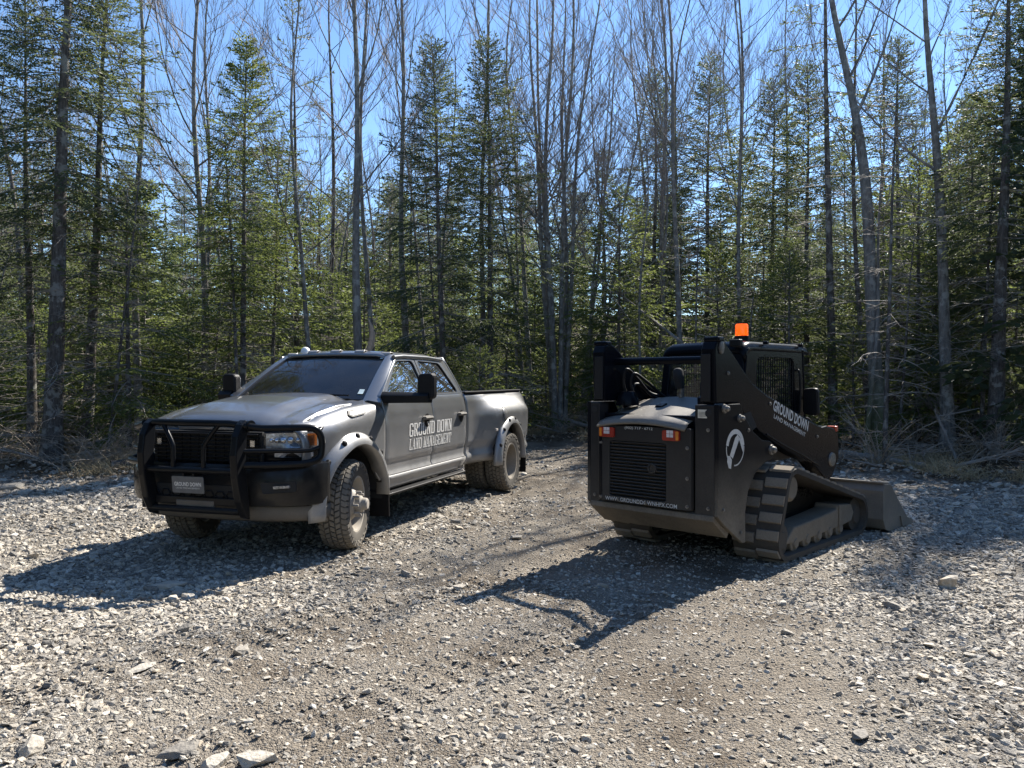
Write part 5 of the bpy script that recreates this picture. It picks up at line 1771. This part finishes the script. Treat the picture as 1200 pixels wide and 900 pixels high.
    # resample by arc length for the cleats
    P = [Vector(p) for p in hull(-0.022)]
    seg = [(P[(i + 1) % len(P)] - P[i]).length for i in range(len(P))]
    tot = sum(seg)
    def at(sv):
        sv %= tot
        for i, l in enumerate(seg):
            if sv <= l: 
                t = sv / l if l else 0
                a, b = P[i], P[(i + 1) % len(P)]
                return a.lerp(b, t), (b - a).normalized()
            sv -= l
        return P[0], (P[1] - P[0]).normalized()
    lug = MB()
    for y0, y1 in ((-0.215, -0.012), (0.012, 0.215)):
        o_ = 0.018 if y0 < 0 else -0.018
        lug.loft([[(k * 0.048 + o_, y, 0.0), (k * 0.040 + o_, y, 0.022), (-k * 0.040 + o_, y, 0.022), (-k * 0.048 + o_, y, -0.0)] for y, k in ((y0, 1.0), (y1, 1.0))])
    lugm = lug.mesh('cleat', LUG)
    NL = int(tot / 0.16)
    for s in (1, -1):
        yc = -s * 0.675
        mb = MB()
        n = len(belt_o)
        vs = []
        for y in (yc - 0.222, yc + 0.222):
            vs += [(a, y, b) for a, b in belt_o] + [(a, y, b) for a, b in belt_i]
        fs = []
        for i in range(n):
            j = (i + 1) % n
            fs += [(i, j, 2 * n + j, 2 * n + i), (n + i, 3 * n + i, 3 * n + j, n + j), (i, n + i, n + j, j), (2 * n + i, 2 * n + j, 3 * n + j, 3 * n + i)]
        mb.add(vs, fs)
        tr = mb.build('rubber_track', TRK_R, root, 40)
        for k in range(NL):
            p, d = at(k * tot / NL)
            o = link_mesh('cleat', lugm, tr, (p.x, yc, p.y))
            nrm = Vector((-d.y, d.x))
            # local x along the belt, local z outward
            m = Matrix(((d.x, 0, nrm.x), (0, 1 if s > 0 else 1, 0), (d.y, 0, nrm.y)))
            if m.determinant() < 0: m = Matrix(((-d.x, 0, nrm.x), (0, 1, 0), (-d.y, 0, nrm.y)))
            o.rotation_euler = m.to_euler()
        # undercarriage beam, sprocket, idlers and rollers
        ub = MB()
        ub.prism([(0.90, 0.15), (0.98, 0.21), (1.10, 0.285), (1.70, 0.31), (2.08, 0.335), (2.10, 0.38), (2.40, 0.355), (2.50, 0.27), (2.44, 0.17), (2.2, 0.15), (1.2, 0.13)], side(s), 0.60, 0.845)
        ub.build('undercarriage_beam', MUD, root, bevel=0.015)
        ub = MB(); ub.prism([(2.10, 0.16), (2.10, 0.378), (2.40, 0.352), (2.47, 0.26), (2.41, 0.18)], side(s), 0.8455, 0.86); ub.build('beam_cover', MUD, root, bevel=0.008)
        sp = MB(); sp.lathe([(0.0, 0.86), (0.10, 0.86), (0.125, 0.84), (0.13, 0.80), (0.142, 0.79), (0.142, 0.50), (0.0, 0.50)], 24)
        q = MB(); q.add([(v[0] + 1.02, -s * v[1], v[2] + 0.655) for v in sp.v], sp.f); q.build('drive_sprocket', MUD, root, 35)
        for (u, z, r_) in ((0.845, 0.20, 0.145), (2.565, 0.225, 0.17), (1.12, 0.135, 0.083), (1.38, 0.135, 0.083), (1.64, 0.135, 0.083), (1.90, 0.135, 0.083), (2.16, 0.135, 0.083)):
            sp = MB(); sp.lathe([(0.0, 0.855), (r_ * 0.5, 0.855), (r_ * 0.6, 0.835), (r_, 0.83), (r_, 0.52), (0.0, 0.52)], 20)
            q = MB(); q.add([(v[0] + u, -s * v[1], v[2] + z) for v in sp.v], sp.f); q.build('road_wheel', MUD if r_ < 0.1 else TRK_R, root, 35)
        bk = MB(); bk.box((1.65, -s * 0.50, 0.30), (1.7, 0.05, 0.36)); bk.build('inner_guard', UNDER, root)
        ax = MB(); ax.box((1.5, -s * 0.47, 0.42), (1.5, 0.12, 0.22)); ax.build('track_mount', LB, root, bevel=0.01)

    # --- bucket
    W = 1.03
    prof = [(2.80, 0.30), (2.80, 0.46), (2.86, 0.535), (3.02, 0.515), (3.03, 0.50), (2.90, 0.49), (2.84, 0.42), (2.84, 0.20), (2.93, 0.08), (3.05, 0.045), (3.66, 0.035), (3.66, 0.02), (3.0, 0.015), (2.88, 0.05), (2.80, 0.16)]
    mb = MB(); mb.prism(prof, lambda a, b, t: (a, t, b), -W, W)
    bu = mb.build('bucket', LBG, root, bevel=0.004)
    for s in (1, -1):
        mb = MB(); mb.prism([(2.80, 0.16), (2.80, 0.46), (2.86, 0.53), (3.03, 0.515), (3.30, 0.30), (3.58, 0.085), (3.60, 0.015), (3.0, 0.012), (2.88, 0.045)], side(s), W - 0.001 - 0.014, W + 0.012); mb.build('bucket_side', LBG, bu, bevel=0.004)
        mb = MB(); mb.prism([(3.36, 0.02), (3.30, 0.14), (3.56, 0.09), (3.70, 0.045), (3.70, 0.015)], side(s), W + 0.0125, W + 0.028); mb.build('side_cutter', LBG, bu)
    mb = MB(); mb.box((2.90, 0, 0.537), (0.14, 2 * W, 0.018), Matrix.Rotation(R(6), 3, 'Y')); mb.build('top_rib', LBG, bu, bevel=0.004)
    for s in (1, -1):
        mb = MB(); mb.prism([(2.40, 0.84), (2.52, 0.80), (2.80, 0.46), (2.80, 0.10), (2.66, 0.10), (2.60, 0.40), (2.34, 0.70)], side(s), 0.40, 0.46); mb.build('hitch_plate', LB, root, bevel=0.01)
        mb = MB(); mb.tube([(1.95, -s * 0.35, 1.02), (2.45, -s * 0.35, 0.72)], 0.04, 10); mb.tube([(2.42, -s * 0.35, 0.74), (2.68, -s * 0.35, 0.50)], 0.024, 8); mb.build('tilt_cylinder', LB, root, 50)
    mb = MB(); mb.box((2.70, 0, 0.30), (0.14, 1.0, 0.34)); mb.build('quick_hitch', LB, root, bevel=0.015)
    return root


build_loader()


# ---------------------------------------------------------------- stones
def rock_mesh(seed, flat, mat, name='stone', n=13):
    rnd = random.Random(seed)
    bm = bmesh.new()
    for _ in range(n):
        v = Vector((rnd.gauss(0, 1), rnd.gauss(0, 1), rnd.gauss(0, 1))).normalized()
        k = rnd.uniform(0.78, 1.05)
        bm.verts.new((v.x * k * rnd.uniform(0.85, 1.25), v.y * k * 0.72, max(-0.8, min(0.75, v.z * 1.5)) * flat))
    r = bmesh.ops.convex_hull(bm, input=bm.verts)
    bmesh.ops.delete(bm, geom=[g for g in r['geom_interior'] if isinstance(g, bmesh.types.BMVert)], context='VERTS')
    bmesh.ops.recalc_face_normals(bm, faces=bm.faces)
    me = bpy.data.meshes.new(name)
    bm.to_mesh(me)
    bm.free()
    me.materials.append(mat)
    return me


def stone_mat():
    m, nt, p = new_mat('slate gravel')
    oi = nd(nt, 'ShaderNodeObjectInfo')
    tc = nd(nt, 'ShaderNodeTexCoord')
    n = nd(nt, 'ShaderNodeTexNoise', Scale=3.0, Detail=5.0)
    nt.links.new(tc.outputs['Object'], n.inputs['Vector'])
    f = math_node(nt, 'ADD', oi.outputs['Random'], math_node(nt, 'MULTIPLY', math_node(nt, 'SUBTRACT', n.outputs['Fac'], 0.5), 0.5))
    r = ramp(nt, [(0.0, (0.14, 0.13, 0.115)), (0.22, (0.25, 0.228, 0.195)), (0.5, (0.36, 0.325, 0.27)), (0.72, (0.44, 0.405, 0.345)), (0.86, (0.36, 0.295, 0.215)), (1.0, (0.58, 0.545, 0.48))], f)
    nt.links.new(r.outputs[0], p.inputs['Base Color'])
    p.inputs['Roughness'].default_value = 0.78
    p.inputs['Specular IOR Level'].default_value = 0.35
    b = nd(nt, 'ShaderNodeBump', Strength=0.35, Distance=0.05)
    nt.links.new(n.outputs['Fac'], b.inputs['Height'])
    nt.links.new(b.outputs[0], p.inputs['Normal'])
    return m


STONE = stone_mat()
ROCKS = [rock_mesh(500 + i, [0.28, 0.4, 0.5, 0.34, 0.6, 0.25, 0.45, 0.55, 0.3, 0.7][i], STONE) for i in range(10)]


BIGROCK = [rock_mesh(560 + i, [0.3, 0.42, 0.5, 0.34, 0.55, 0.26, 0.45, 0.6, 0.36, 0.5][i], STONE, 'stone', 30) for i in range(10)]


def build_gravel():
    rng = np.random.default_rng(3)
    def sample(n, y0, y1, wide):
        y = np.sqrt(rng.random(n) * (y1 ** 2 - y0 ** 2) + y0 ** 2)
        x = (rng.random(n) * 2 - 1) * y * wide
        return x, y
    X, Y, Sz = [], [], []
    for n, y0, y1, lo, hi, pw in ((70000, 2.7, 5.5, 0.0038, 0.009, 1.5), (80000, 2.7, 6.5, 0.0065, 0.036, 3.6), (30000, 5.0, 9.0, 0.006, 0.012, 1.5), (70000, 5.5, 11.0, 0.011, 0.044, 3.2), (48000, 9.5, 21.0, 0.017, 0.075, 2.8)):
        x, y = sample(n, y0, y1, 0.80)
        s = lo + (hi - lo) * rng.random(n) ** pw
        d = dirt_mask(x, y)
        # loose stone lies thick beside the driven lanes, small and sparse on them
        keep = rng.random(n) < 1.0 - 0.62 * d
        s = s * (1.12 - 0.42 * d)
        keep &= y < edge_y(x) + 0.5
        X.append(x[keep]); Y.append(y[keep]); Sz.append(s[keep])
    x, y, s = np.concatenate(X), np.concatenate(Y), np.concatenate(Sz)
    n = len(x)
    z = ground_h(x, y) + s * 0.10
    me = bpy.data.meshes.new('gravel')
    me.vertices.add(n)
    me.vertices.foreach_set('co', np.stack([x, y, z], 1).ravel())
    rot = np.stack([rng.normal(0, 0.28, n), rng.normal(0, 0.28, n), rng.random(n) * 6.283], 1)
    me.attributes.new('rot', 'FLOAT_VECTOR', 'POINT').data.foreach_set('vector', rot.ravel().astype(np.float32))
    sc = s[:, None] * np.stack([np.ones(n), rng.uniform(0.7, 1.1, n), rng.uniform(0.7, 1.3, n)], 1)
    me.attributes.new('sc', 'FLOAT_VECTOR', 'POINT').data.foreach_set('vector', sc.ravel().astype(np.float32))
    o = link_mesh('gravel', me)
    tag(o, 'loose grey and buff crushed slate gravel over the clearing', 'gravel', kind='stuff')
    ng = bpy.data.node_groups.new('gravel', 'GeometryNodeTree')
    ng.interface.new_socket('Geometry', in_out='INPUT', socket_type='NodeSocketGeometry')
    ng.interface.new_socket('Geometry', in_out='OUTPUT', socket_type='NodeSocketGeometry')
    gi, go = ng.nodes.new('NodeGroupInput'), ng.nodes.new('NodeGroupOutput')
    jn = ng.nodes.new('GeometryNodeJoinGeometry')
    for i, rm in enumerate(ROCKS[:6]):
        so_ = bpy.data.objects.new('gravel_stone', rm)          # only a mesh source, never linked to the scene
        on = ng.nodes.new('GeometryNodeObjectInfo')
        on.inputs['Object'].default_value = so_
        on.inputs['As Instance'].default_value = True
        ng.links.new(on.outputs['Geometry'], jn.inputs[0])
    ip = ng.nodes.new('GeometryNodeInstanceOnPoints')
    ip.inputs['Pick Instance'].default_value = True
    ri = ng.nodes.new('FunctionNodeRandomValue')
    ri.data_type = 'INT'
    for s_ in ri.inputs:
        if s_.name == 'Min' and s_.type == 'INT': s_.default_value = 0
        if s_.name == 'Max' and s_.type == 'INT': s_.default_value = 5
    ro = [s_ for s_ in ri.outputs if s_.type == 'INT'][0]
    def attr(nm):
        a = ng.nodes.new('GeometryNodeInputNamedAttribute')
        a.data_type = 'FLOAT_VECTOR'
        a.inputs['Name'].default_value = nm
        return [s_ for s_ in a.outputs if s_.name == 'Attribute'][0]
    er = ng.nodes.new('FunctionNodeEulerToRotation')
    ng.links.new(attr('rot'), er.inputs[0])
    ng.links.new(gi.outputs[0], ip.inputs['Points'])
    ng.links.new(jn.outputs[0], ip.inputs['Instance'])
    ng.links.new(ro, ip.inputs['Instance Index'])
    ng.links.new(er.outputs[0], ip.inputs['Rotation'])
    ng.links.new(attr('sc'), ip.inputs['Scale'])
    ng.links.new(ip.outputs[0], go.inputs[0])
    md = o.modifiers.new('stones', 'NODES')
    md.node_group = ng


build_gravel()


def put_stone(x, y, s, k, label, group=None, rz=0.0, tilt=(0, 0), sink=0.15, st=(1, 1, 1)):
    o = link_mesh('stone', BIGROCK[k % len(BIGROCK)])
    o.location = (x, y, gh(x, y) + s * sink)
    o.rotation_euler = (tilt[0], tilt[1], rz)
    o.scale = (s * st[0], s * st[1], s * st[2])
    tag(o, label, 'stone', group)
    return o


def pix(px, py, z=0.0):
    d = (CAM_H - z) * FPX / (py - HOR)
    return (px - 600.0) / FPX * d, d


for (px, py, s, k, lab, rz, st) in (
        (210, 880, 0.085, 3, 'pale flat slab among the gravel near the tip of the truck shadow', 0.5, (1, 0.8, 0.8)),
        (250, 893, 0.07, 6, 'chunky whitish stone lying just beside a pale flat slab', 1.2, (1, 1, 1)),
        (298, 893, 0.085, 1, 'broad buff stone between a whitish chunk and open dirt', 0.1, (1.1, 0.9, 0.7)),
        (36, 872, 0.08, 4, 'blocky buff stone sunk in coarse gravel at the lot corner', 2.0, (1, 1, 0.8)),
        (196, 688, 0.11, 0, 'grey slab lying inside the shadow in front of the truck', 0.3, (1.2, 0.8, 1)),
        (1112, 690, 0.105, 7, 'upright grey block standing in the tree shade beyond the bucket', 0.2, (0.9, 0.7, 1.5)),
        (1010, 872, 0.062, 2, 'lone grey stone on fine gravel behind the loader', 0.9, (1, 0.9, 0.7)),
        (12, 572, 0.17, 9, 'big whitish boulder where gravel meets brush by the thick spruce', 0.4, (1, 0.9, 0.8)),
        (28, 578, 0.12, 4, 'smaller rounded rock beside the big whitish boulder', 1.4, (1, 1, 0.8)),
        (152, 566, 0.14, 6, 'pale rock at the brush line close to the grille guard', 0.4, (1, 0.9, 0.7)),
        (165, 777, 0.07, 5, 'thin pale flake lying flat on packed dirt', 0.7, (1.2, 1, 0.6)),
        (605, 632, 0.08, 2, 'lone grey stone beside the truck rear wheel track', 0.7, (1, 1, 0.8)),
        (538, 690, 0.06, 1, 'small pale stone at the edge of the loader shadow tip', 0.3, (1, 1, 0.8))):
    x, y = pix(px, py)
    put_stone(x, y, s, k, lab, None, rz, (0.1, -0.08), 0.2, st)

rnd = random.Random(77)
SLAB = 'loose angular slate stone bigger than the gravel round it'
n = 0
while n < 235:
    y = math.sqrt(rnd.uniform(3.2 ** 2, 14.5 ** 2)) if rnd.random() < 0.75 else rnd.uniform(3.3, 7)
    x = rnd.uniform(-0.70, 0.70) * y
    if y > float(edge_y(x)) + 0.2: continue
    if rnd.random() < float(dirt_mask(x, y)) * 0.9: continue
    if math.hypot(x + 2.4, y - 8) < 1.3 or math.hypot(x - 2.4, y - 8.2) < 1.4: continue
    s = (0.022 + 0.0042 * y) * rnd.uniform(0.7, 1.25) * (1.5 if rnd.random() < 0.1 else 1)
    put_stone(x, y, s, rnd.randrange(10), SLAB, 'larger loose slate stones on the gravel', rnd.uniform(0, 6.28), (rnd.gauss(0, 0.15), rnd.gauss(0, 0.15)), 0.18, (1, rnd.uniform(0.8, 1.1), rnd.uniform(0.7, 1.2)))
    n += 1


# ---------------------------------------------------------------- fallen timber and brush
def log(name, p0, p1, r0, r1, label, mat, seed, stubs=6, cat='log'):
    rnd = random.Random(seed)
    root = empty(name, p0)
    T = Tri()
    a, b = Vector(p0), Vector(p1)
    L_ = (b - a).length
    pts = []
    for i in range(13):
        t = i / 12
        q = (b - a) * t + Vector((rnd.uniform(-1, 1), rnd.uniform(-1, 1), rnd.uniform(-1, 1))) * r0 * 0.18
        pts.append(tuple(q))
    T.tube(pts, r0, r1, 10)
    T.f.append(tuple(range(10))); T.f.append(tuple(12 * 10 + j for j in range(10)))
    link_mesh('trunk', T.mesh(name, mat, True), root)
    D = Tri()
    for i in range(stubs):
        t = rnd.uniform(0.1, 0.95)
        q = on_path(pts, t)
        D.tube(branch_curve(q, rnd.uniform(0, 6.28), R(rnd.uniform(10, 80)), rnd.uniform(0.15, 0.9), R(rnd.uniform(-30, 10)), rnd, 4, 0.2), 0.014, 0.005, 4)
    if stubs: link_mesh('branch_stubs', D.mesh(name + ' stubs', TWIG_D), root)
    tag(root, label, cat)
    return root


def gz(x, y, dz=0.0):
    return (x, y, gh(x, y) + dz)


x0, y0 = ground_at(1075, 18.5); x1, y1 = ground_at(1260, 15.2)
log('fallen_log', (x0, y0, gh(x0, y0) + 0.95), (x1, y1, gh(x1, y1) + 0.12), 0.13, 0.16, 'long fallen log slanting behind the two grey trunks', BARK_D, 1)
x0, y0 = pix(985, 541); x1, y1 = pix(1082, 557)
log('fallen_log', (x0, y0, gh(x0, y0) + 0.10), (x1, y1, gh(x1, y1) + 0.10), 0.075, 0.055, 'thin pale fallen log lying between bucket and brush', BARK_D, 2, 4)
x0, y0 = ground_at(130, 13.8); x1, y1 = ground_at(215, 14.6)
log('fallen_log', (x0, y0, gh(x0, y0) + 0.06), (x1, y1, gh(x1, y1) + 0.10), 0.09, 0.07, 'dark rotten log along the brush line left of the grille guard', BARK_S, 3, 3)
x0, y0 = ground_at(660, 21.2); x1, y1 = ground_at(705, 20.4)
log('fallen_log', (x0, y0, gh(x0, y0) + 0.45), (x1, y1, gh(x1, y1) + 0.08), 0.05, 0.05, 'short broken log leaning in the brush between truck and loader', BARK_D, 4, 3)
x0, y0 = ground_at(1095, 14.9); x1, y1 = ground_at(1122, 14.6)
log('fallen_branch', (x0, y0, gh(x0, y0) + 1.0), (x1, y1, gh(x1, y1) + 0.03), 0.025, 0.035, 'pale broken branch propped against the grey trunk by the fallen log', BARK_D, 5, 3, 'branch')
x0, y0 = ground_at(700, 23.0); x1, y1 = ground_at(800, 19.5)
log('leaning_pole', (x0, y0, gh(x0, y0) + 4.4), (x1, y1, gh(x1, y1) + 2.3), 0.025, 0.04, 'dead pole hung up slantwise behind the loader arms', BARK_D, 6, 8, 'pole')


BRUSHM = simple('brown brush stems', (0.29, 0.245, 0.19), 0.8, var=0.4, scale=2)


def brush_mesh(seed, arch=0.0):
    """a tangle of bare stems springing from one foot"""
    rnd = random.Random(seed)
    K = Tri()
    for i in range(rnd.randrange(9, 15)):
        az = rnd.uniform(0, 6.28)
        l = rnd.uniform(0.6, 1.7)
        p = (rnd.uniform(-0.12, 0.12), rnd.uniform(-0.12, 0.12), -0.03)
        bp = branch_curve(p, az, R(rnd.uniform(35, 85)), l, -R(rnd.uniform(10, 70) + arch), rnd, 7, 0.1)
        K.tube(bp, 0.010, 0.004, 4)
        for j in range(int(4 + l * 5)):
            q = on_path(bp, rnd.uniform(0.25, 1))
            K.tube(branch_curve(q, az + R(rnd.uniform(-80, 80)), R(rnd.uniform(-20, 60)), rnd.uniform(0.12, 0.5), R(rnd.uniform(-30, 20)), rnd, 3, 0.2), 0.005, 0.002, 3)
    return K.mesh('brush', BRUSHM)


def branch_mesh(seed):
    """one fallen bough lying on the ground"""
    rnd = random.Random(seed)
    K = Tri()
    l = rnd.uniform(0.9, 2.0)
    bp = branch_curve((0, 0, 0.04), 0.0, R(6), l, R(rnd.uniform(-8, 4)), rnd, 8, 0.12)
    K.tube(bp, 0.022, 0.006, 5)
    for j in range(14):
        q = on_path(bp, rnd.uniform(0.15, 1))
        q = (q[0], q[1], max(0.02, q[2]))
        K.tube(branch_curve(q, R(rnd.choice((-1, 1)) * rnd.uniform(25, 75)), R(rnd.uniform(-4, 35)), rnd.uniform(0.2, 0.7), R(-15), rnd, 4, 0.15), 0.008, 0.003, 3)
    return K.mesh('bough', TWIG_D)


BRUSH = [brush_mesh(900 + i, 25 if i % 2 else 0) for i in range(6)]
BOUGH = [branch_mesh(930 + i) for i in range(6)]
rnd = random.Random(5)
for (px, d, lab) in ((112, 14.2, 'tipped-over bare brush beside the thick spruce foot'), (80, 13.6, 'arching bare stems spilling onto gravel by the thick spruce'), (150, 14.4, 'bare brush standing just left of the grille guard'),
                     (655, 20.6, 'bare brush between truck tail and loader'), (685, 21.2, 'arching thorny brush close to the loader rear post'), (1085, 15.2, 'grey tangled brush at the foot of the grey trunk'),
                     (1140, 14.6, 'bare brush between the grey trunk and the stout spruce'), (1190, 14.0, 'low brush past the stout lichened spruce')):
    x, y = ground_at(px, d)
    o = link_mesh('bare_brush', BRUSH[rnd.randrange(6)], None, gz(x, y))
    o.rotation_euler = (0, 0, rnd.uniform(0, 6.28))
    o.scale = (0.85, 0.85, 0.62)
    tag(o, lab, 'brush')
n = 0
while n < 70:
    d = rnd.uniform(12.5, 24)
    x = rnd.uniform(-0.72, 0.72) * d
    e = float(edge_y(x))
    if not (e + 0.3 < d < e + 6): continue
    o = link_mesh('bare_brush', BRUSH[rnd.randrange(6)], None, gz(x, d))
    k = rnd.uniform(0.4, 0.9)
    o.scale = (k, k, k); o.rotation_euler = (0, 0, rnd.uniform(0, 6.28))
    tag(o, 'leafless brush growing in the thicket along the gravel edge', 'brush', 'leafless brush of the thicket')
    n += 1
n = 0
while n < 60:
    d = rnd.uniform(11, 23)
    x = rnd.uniform(-0.72, 0.72) * d
    e = float(edge_y(x))
    if not (e - 0.15 < d < e + 4): continue
    o = link_mesh('fallen_bough', BOUGH[rnd.randrange(6)], None, gz(x, d, 0.01))
    k = rnd.uniform(0.6, 1.2)
    o.scale = (k, k, k); o.rotation_euler = (R(rnd.uniform(-6, 6)), R(rnd.uniform(-12, 4)), rnd.uniform(0, 6.28))
    tag(o, 'dead fallen bough lying in the litter along the gravel edge', 'branch', 'dead boughs on the forest floor')
    n += 1


# ---------------------------------------------------------------- litter and dead grass
def build_litter():
    rng = np.random.default_rng(11)
    N = 60000
    y = rng.uniform(10.5, 30, N)
    x = rng.uniform(-0.74, 0.74, N) * y
    d = y - edge_y(x)
    keep = (d > -0.25) & (rng.random(N) < np.exp(-np.clip(d, 0, 50) / 7.0))
    x, y = x[keep], y[keep]
    n = len(x)
    z = ground_h(x, y) + 0.012
    s = rng.uniform(0.02, 0.055, n)
    a = rng.random(n) * 6.283
    t1, t2 = rng.normal(0, 0.5, n), rng.normal(0, 0.5, n)
    ux = np.stack([np.cos(a), np.sin(a), t1 * 0.6], 1) * s[:, None]
    uy = np.stack([-np.sin(a), np.cos(a), t2 * 0.6], 1) * (s * rng.uniform(0.4, 0.8, n))[:, None]
    c = np.stack([x, y, z + s * 0.35], 1)
    v = np.stack([c - ux, c - uy * 0.9, c + ux, c + uy], 1).reshape(-1, 3)
    f = np.arange(4 * n).reshape(n, 4)
    me = bpy.data.meshes.new('leaf_litter')
    me.from_pydata(v.tolist(), [], f.tolist())
    m, nt, p = new_mat('dead leaves')
    tc = nd(nt, 'ShaderNodeTexCoord')
    no = nd(nt, 'ShaderNodeTexNoise', Scale=9.0, Detail=3.0)
    nt.links.new(tc.outputs['Object'], no.inputs['Vector'])
    r = ramp(nt, [(0.3, (0.10, 0.065, 0.04)), (0.5, (0.24, 0.17, 0.105)), (0.68, (0.34, 0.27, 0.18)), (0.8, (0.09, 0.10, 0.035))], no.outputs['Fac'])
    nt.links.new(r.outputs[0], p.inputs['Base Color'])
    p.inputs['Roughness'].default_value = 0.85
    me.materials.append(m)
    tag(link_mesh('leaf_litter', me), 'brown dead leaves carpeting the forest floor beyond the gravel', 'leaf litter', kind='stuff')
    G = Tri()
    rnd = random.Random(21)
    k = 0
    while k < 1500:
        d = rnd.uniform(10.5, 22)
        x = rnd.uniform(-0.74, 0.74) * d
        e = float(edge_y(x))
        if not (e - 0.1 < d < e + 3.5) or float(vnoise(x, d, 0.8, 3)) < 0.0: 
            if rnd.random() < 0.02: k += 1
            continue
        zz = gh(x, d)
        for j in range(14):
            l = rnd.uniform(0.10, 0.38)
            az, el = rnd.uniform(0, 6.28), R(rnd.uniform(25, 85))
            bp = branch_curve((x + rnd.gauss(0, .07), d + rnd.gauss(0, .07), zz - 0.01), az, el, l, -R(rnd.uniform(20, 90)), rnd, 3, 0.1)
            G.tube(bp, 0.0045, 0.0015, 3)
        k += 1
    tag(link_mesh('dead_grass', G.mesh('dead grass', simple('straw', (0.36, 0.29, 0.17), 0.7, var=0.35, scale=4))), 'straw-coloured dead grass tufts along the gravel edge', 'grass', kind='stuff')


build_litter()


# ---------------------------------------------------------------- the wood that closes the clearing behind and beside
def build_far_wood():
    rng = random.Random(31)
    src = [PROTO['fir'][0], PROTO['fir'][1], PROTO['fir'][2]]
    arr = []
    for parts in src:
        for nm, me in parts:
            if nm == 'branches': continue
            v = np.empty(len(me.vertices) * 3, np.float32); me.vertices.foreach_get('co', v); v = v.reshape(-1, 3)
            f = [tuple(p.vertices) for p in me.polygons]
            arr.append((nm, [q is parts for q in src].index(True), v, f))
    out = {'trunk': ([], [], 0), 'crown': ([], [], 0)}
    V = {'trunk': [], 'crown': []}; F = {'trunk': [], 'crown': []}; NV = {'trunk': 0, 'crown': 0}
    spots = []
    for (x, y) in ((10.6, 15.6), (11.4, 13.4)): spots.append((x, y))
    for i in range(70):            # the near walls of the clearing, right and left
        y = rng.uniform(-12, 11)
        sd_ = 1 if i % 2 else -1
        spots.append((sd_ * rng.uniform(12.5, 21), y))
    for i in range(46):
        a = R(rng.uniform(118, 422))                  # round the sides and the back of the clearing
        r_ = rng.uniform(17, 25)
        spots.append((r_ * math.cos(a) * 1.0, 3 + r_ * math.sin(a)))
    for (x, y) in spots:
        if y > 4 and abs(x) < (0.67 if x > 0 else 0.80) * y: continue
        k = rng.randrange(3); sc = rng.uniform(0.95, 1.35); t = rng.uniform(0, 6.28)
        c, s = math.cos(t), math.sin(t)
        for nm, kk, v, f in arr:
            if kk != k: continue
            step = 1 if nm == 'trunk' else 3           # a third of the tufts, each drawn larger
            if nm == 'crown':
                vv = v.reshape(-1, 4, 3)[::step]
                ctr = vv.mean(1, keepdims=True)
                vv = ((vv - ctr) * 2.1 + ctr).reshape(-1, 3)
                ff = [tuple(range(4 * i, 4 * i + 4)) for i in range(len(vv) // 4)]
            else:
                vv, ff = v, f
            w = np.stack([(vv[:, 0] * c - vv[:, 1] * s) * sc + x, (vv[:, 0] * s + vv[:, 1] * c) * sc + y, vv[:, 2] * sc + gh(x, y)], 1)
            b = NV[nm]
            V[nm].append(w); F[nm] += [tuple(b + i for i in q) for q in ff]; NV[nm] += len(w)
    root = empty('surrounding_wood', (0, 0, 0))
    tag(root, 'dark spruce wood closing in the clearing behind and at its sides', 'woods', kind='stuff')
    for nm, mat in (('trunk', BARK_S), ('crown', NEED_S)):
        me = bpy.data.meshes.new('surrounding ' + nm)
        me.from_pydata(np.concatenate(V[nm]).tolist(), [], F[nm])
        me.materials.append(mat)
        link_mesh(nm, me, root)['kind'] = 'stuff'


build_far_wood()
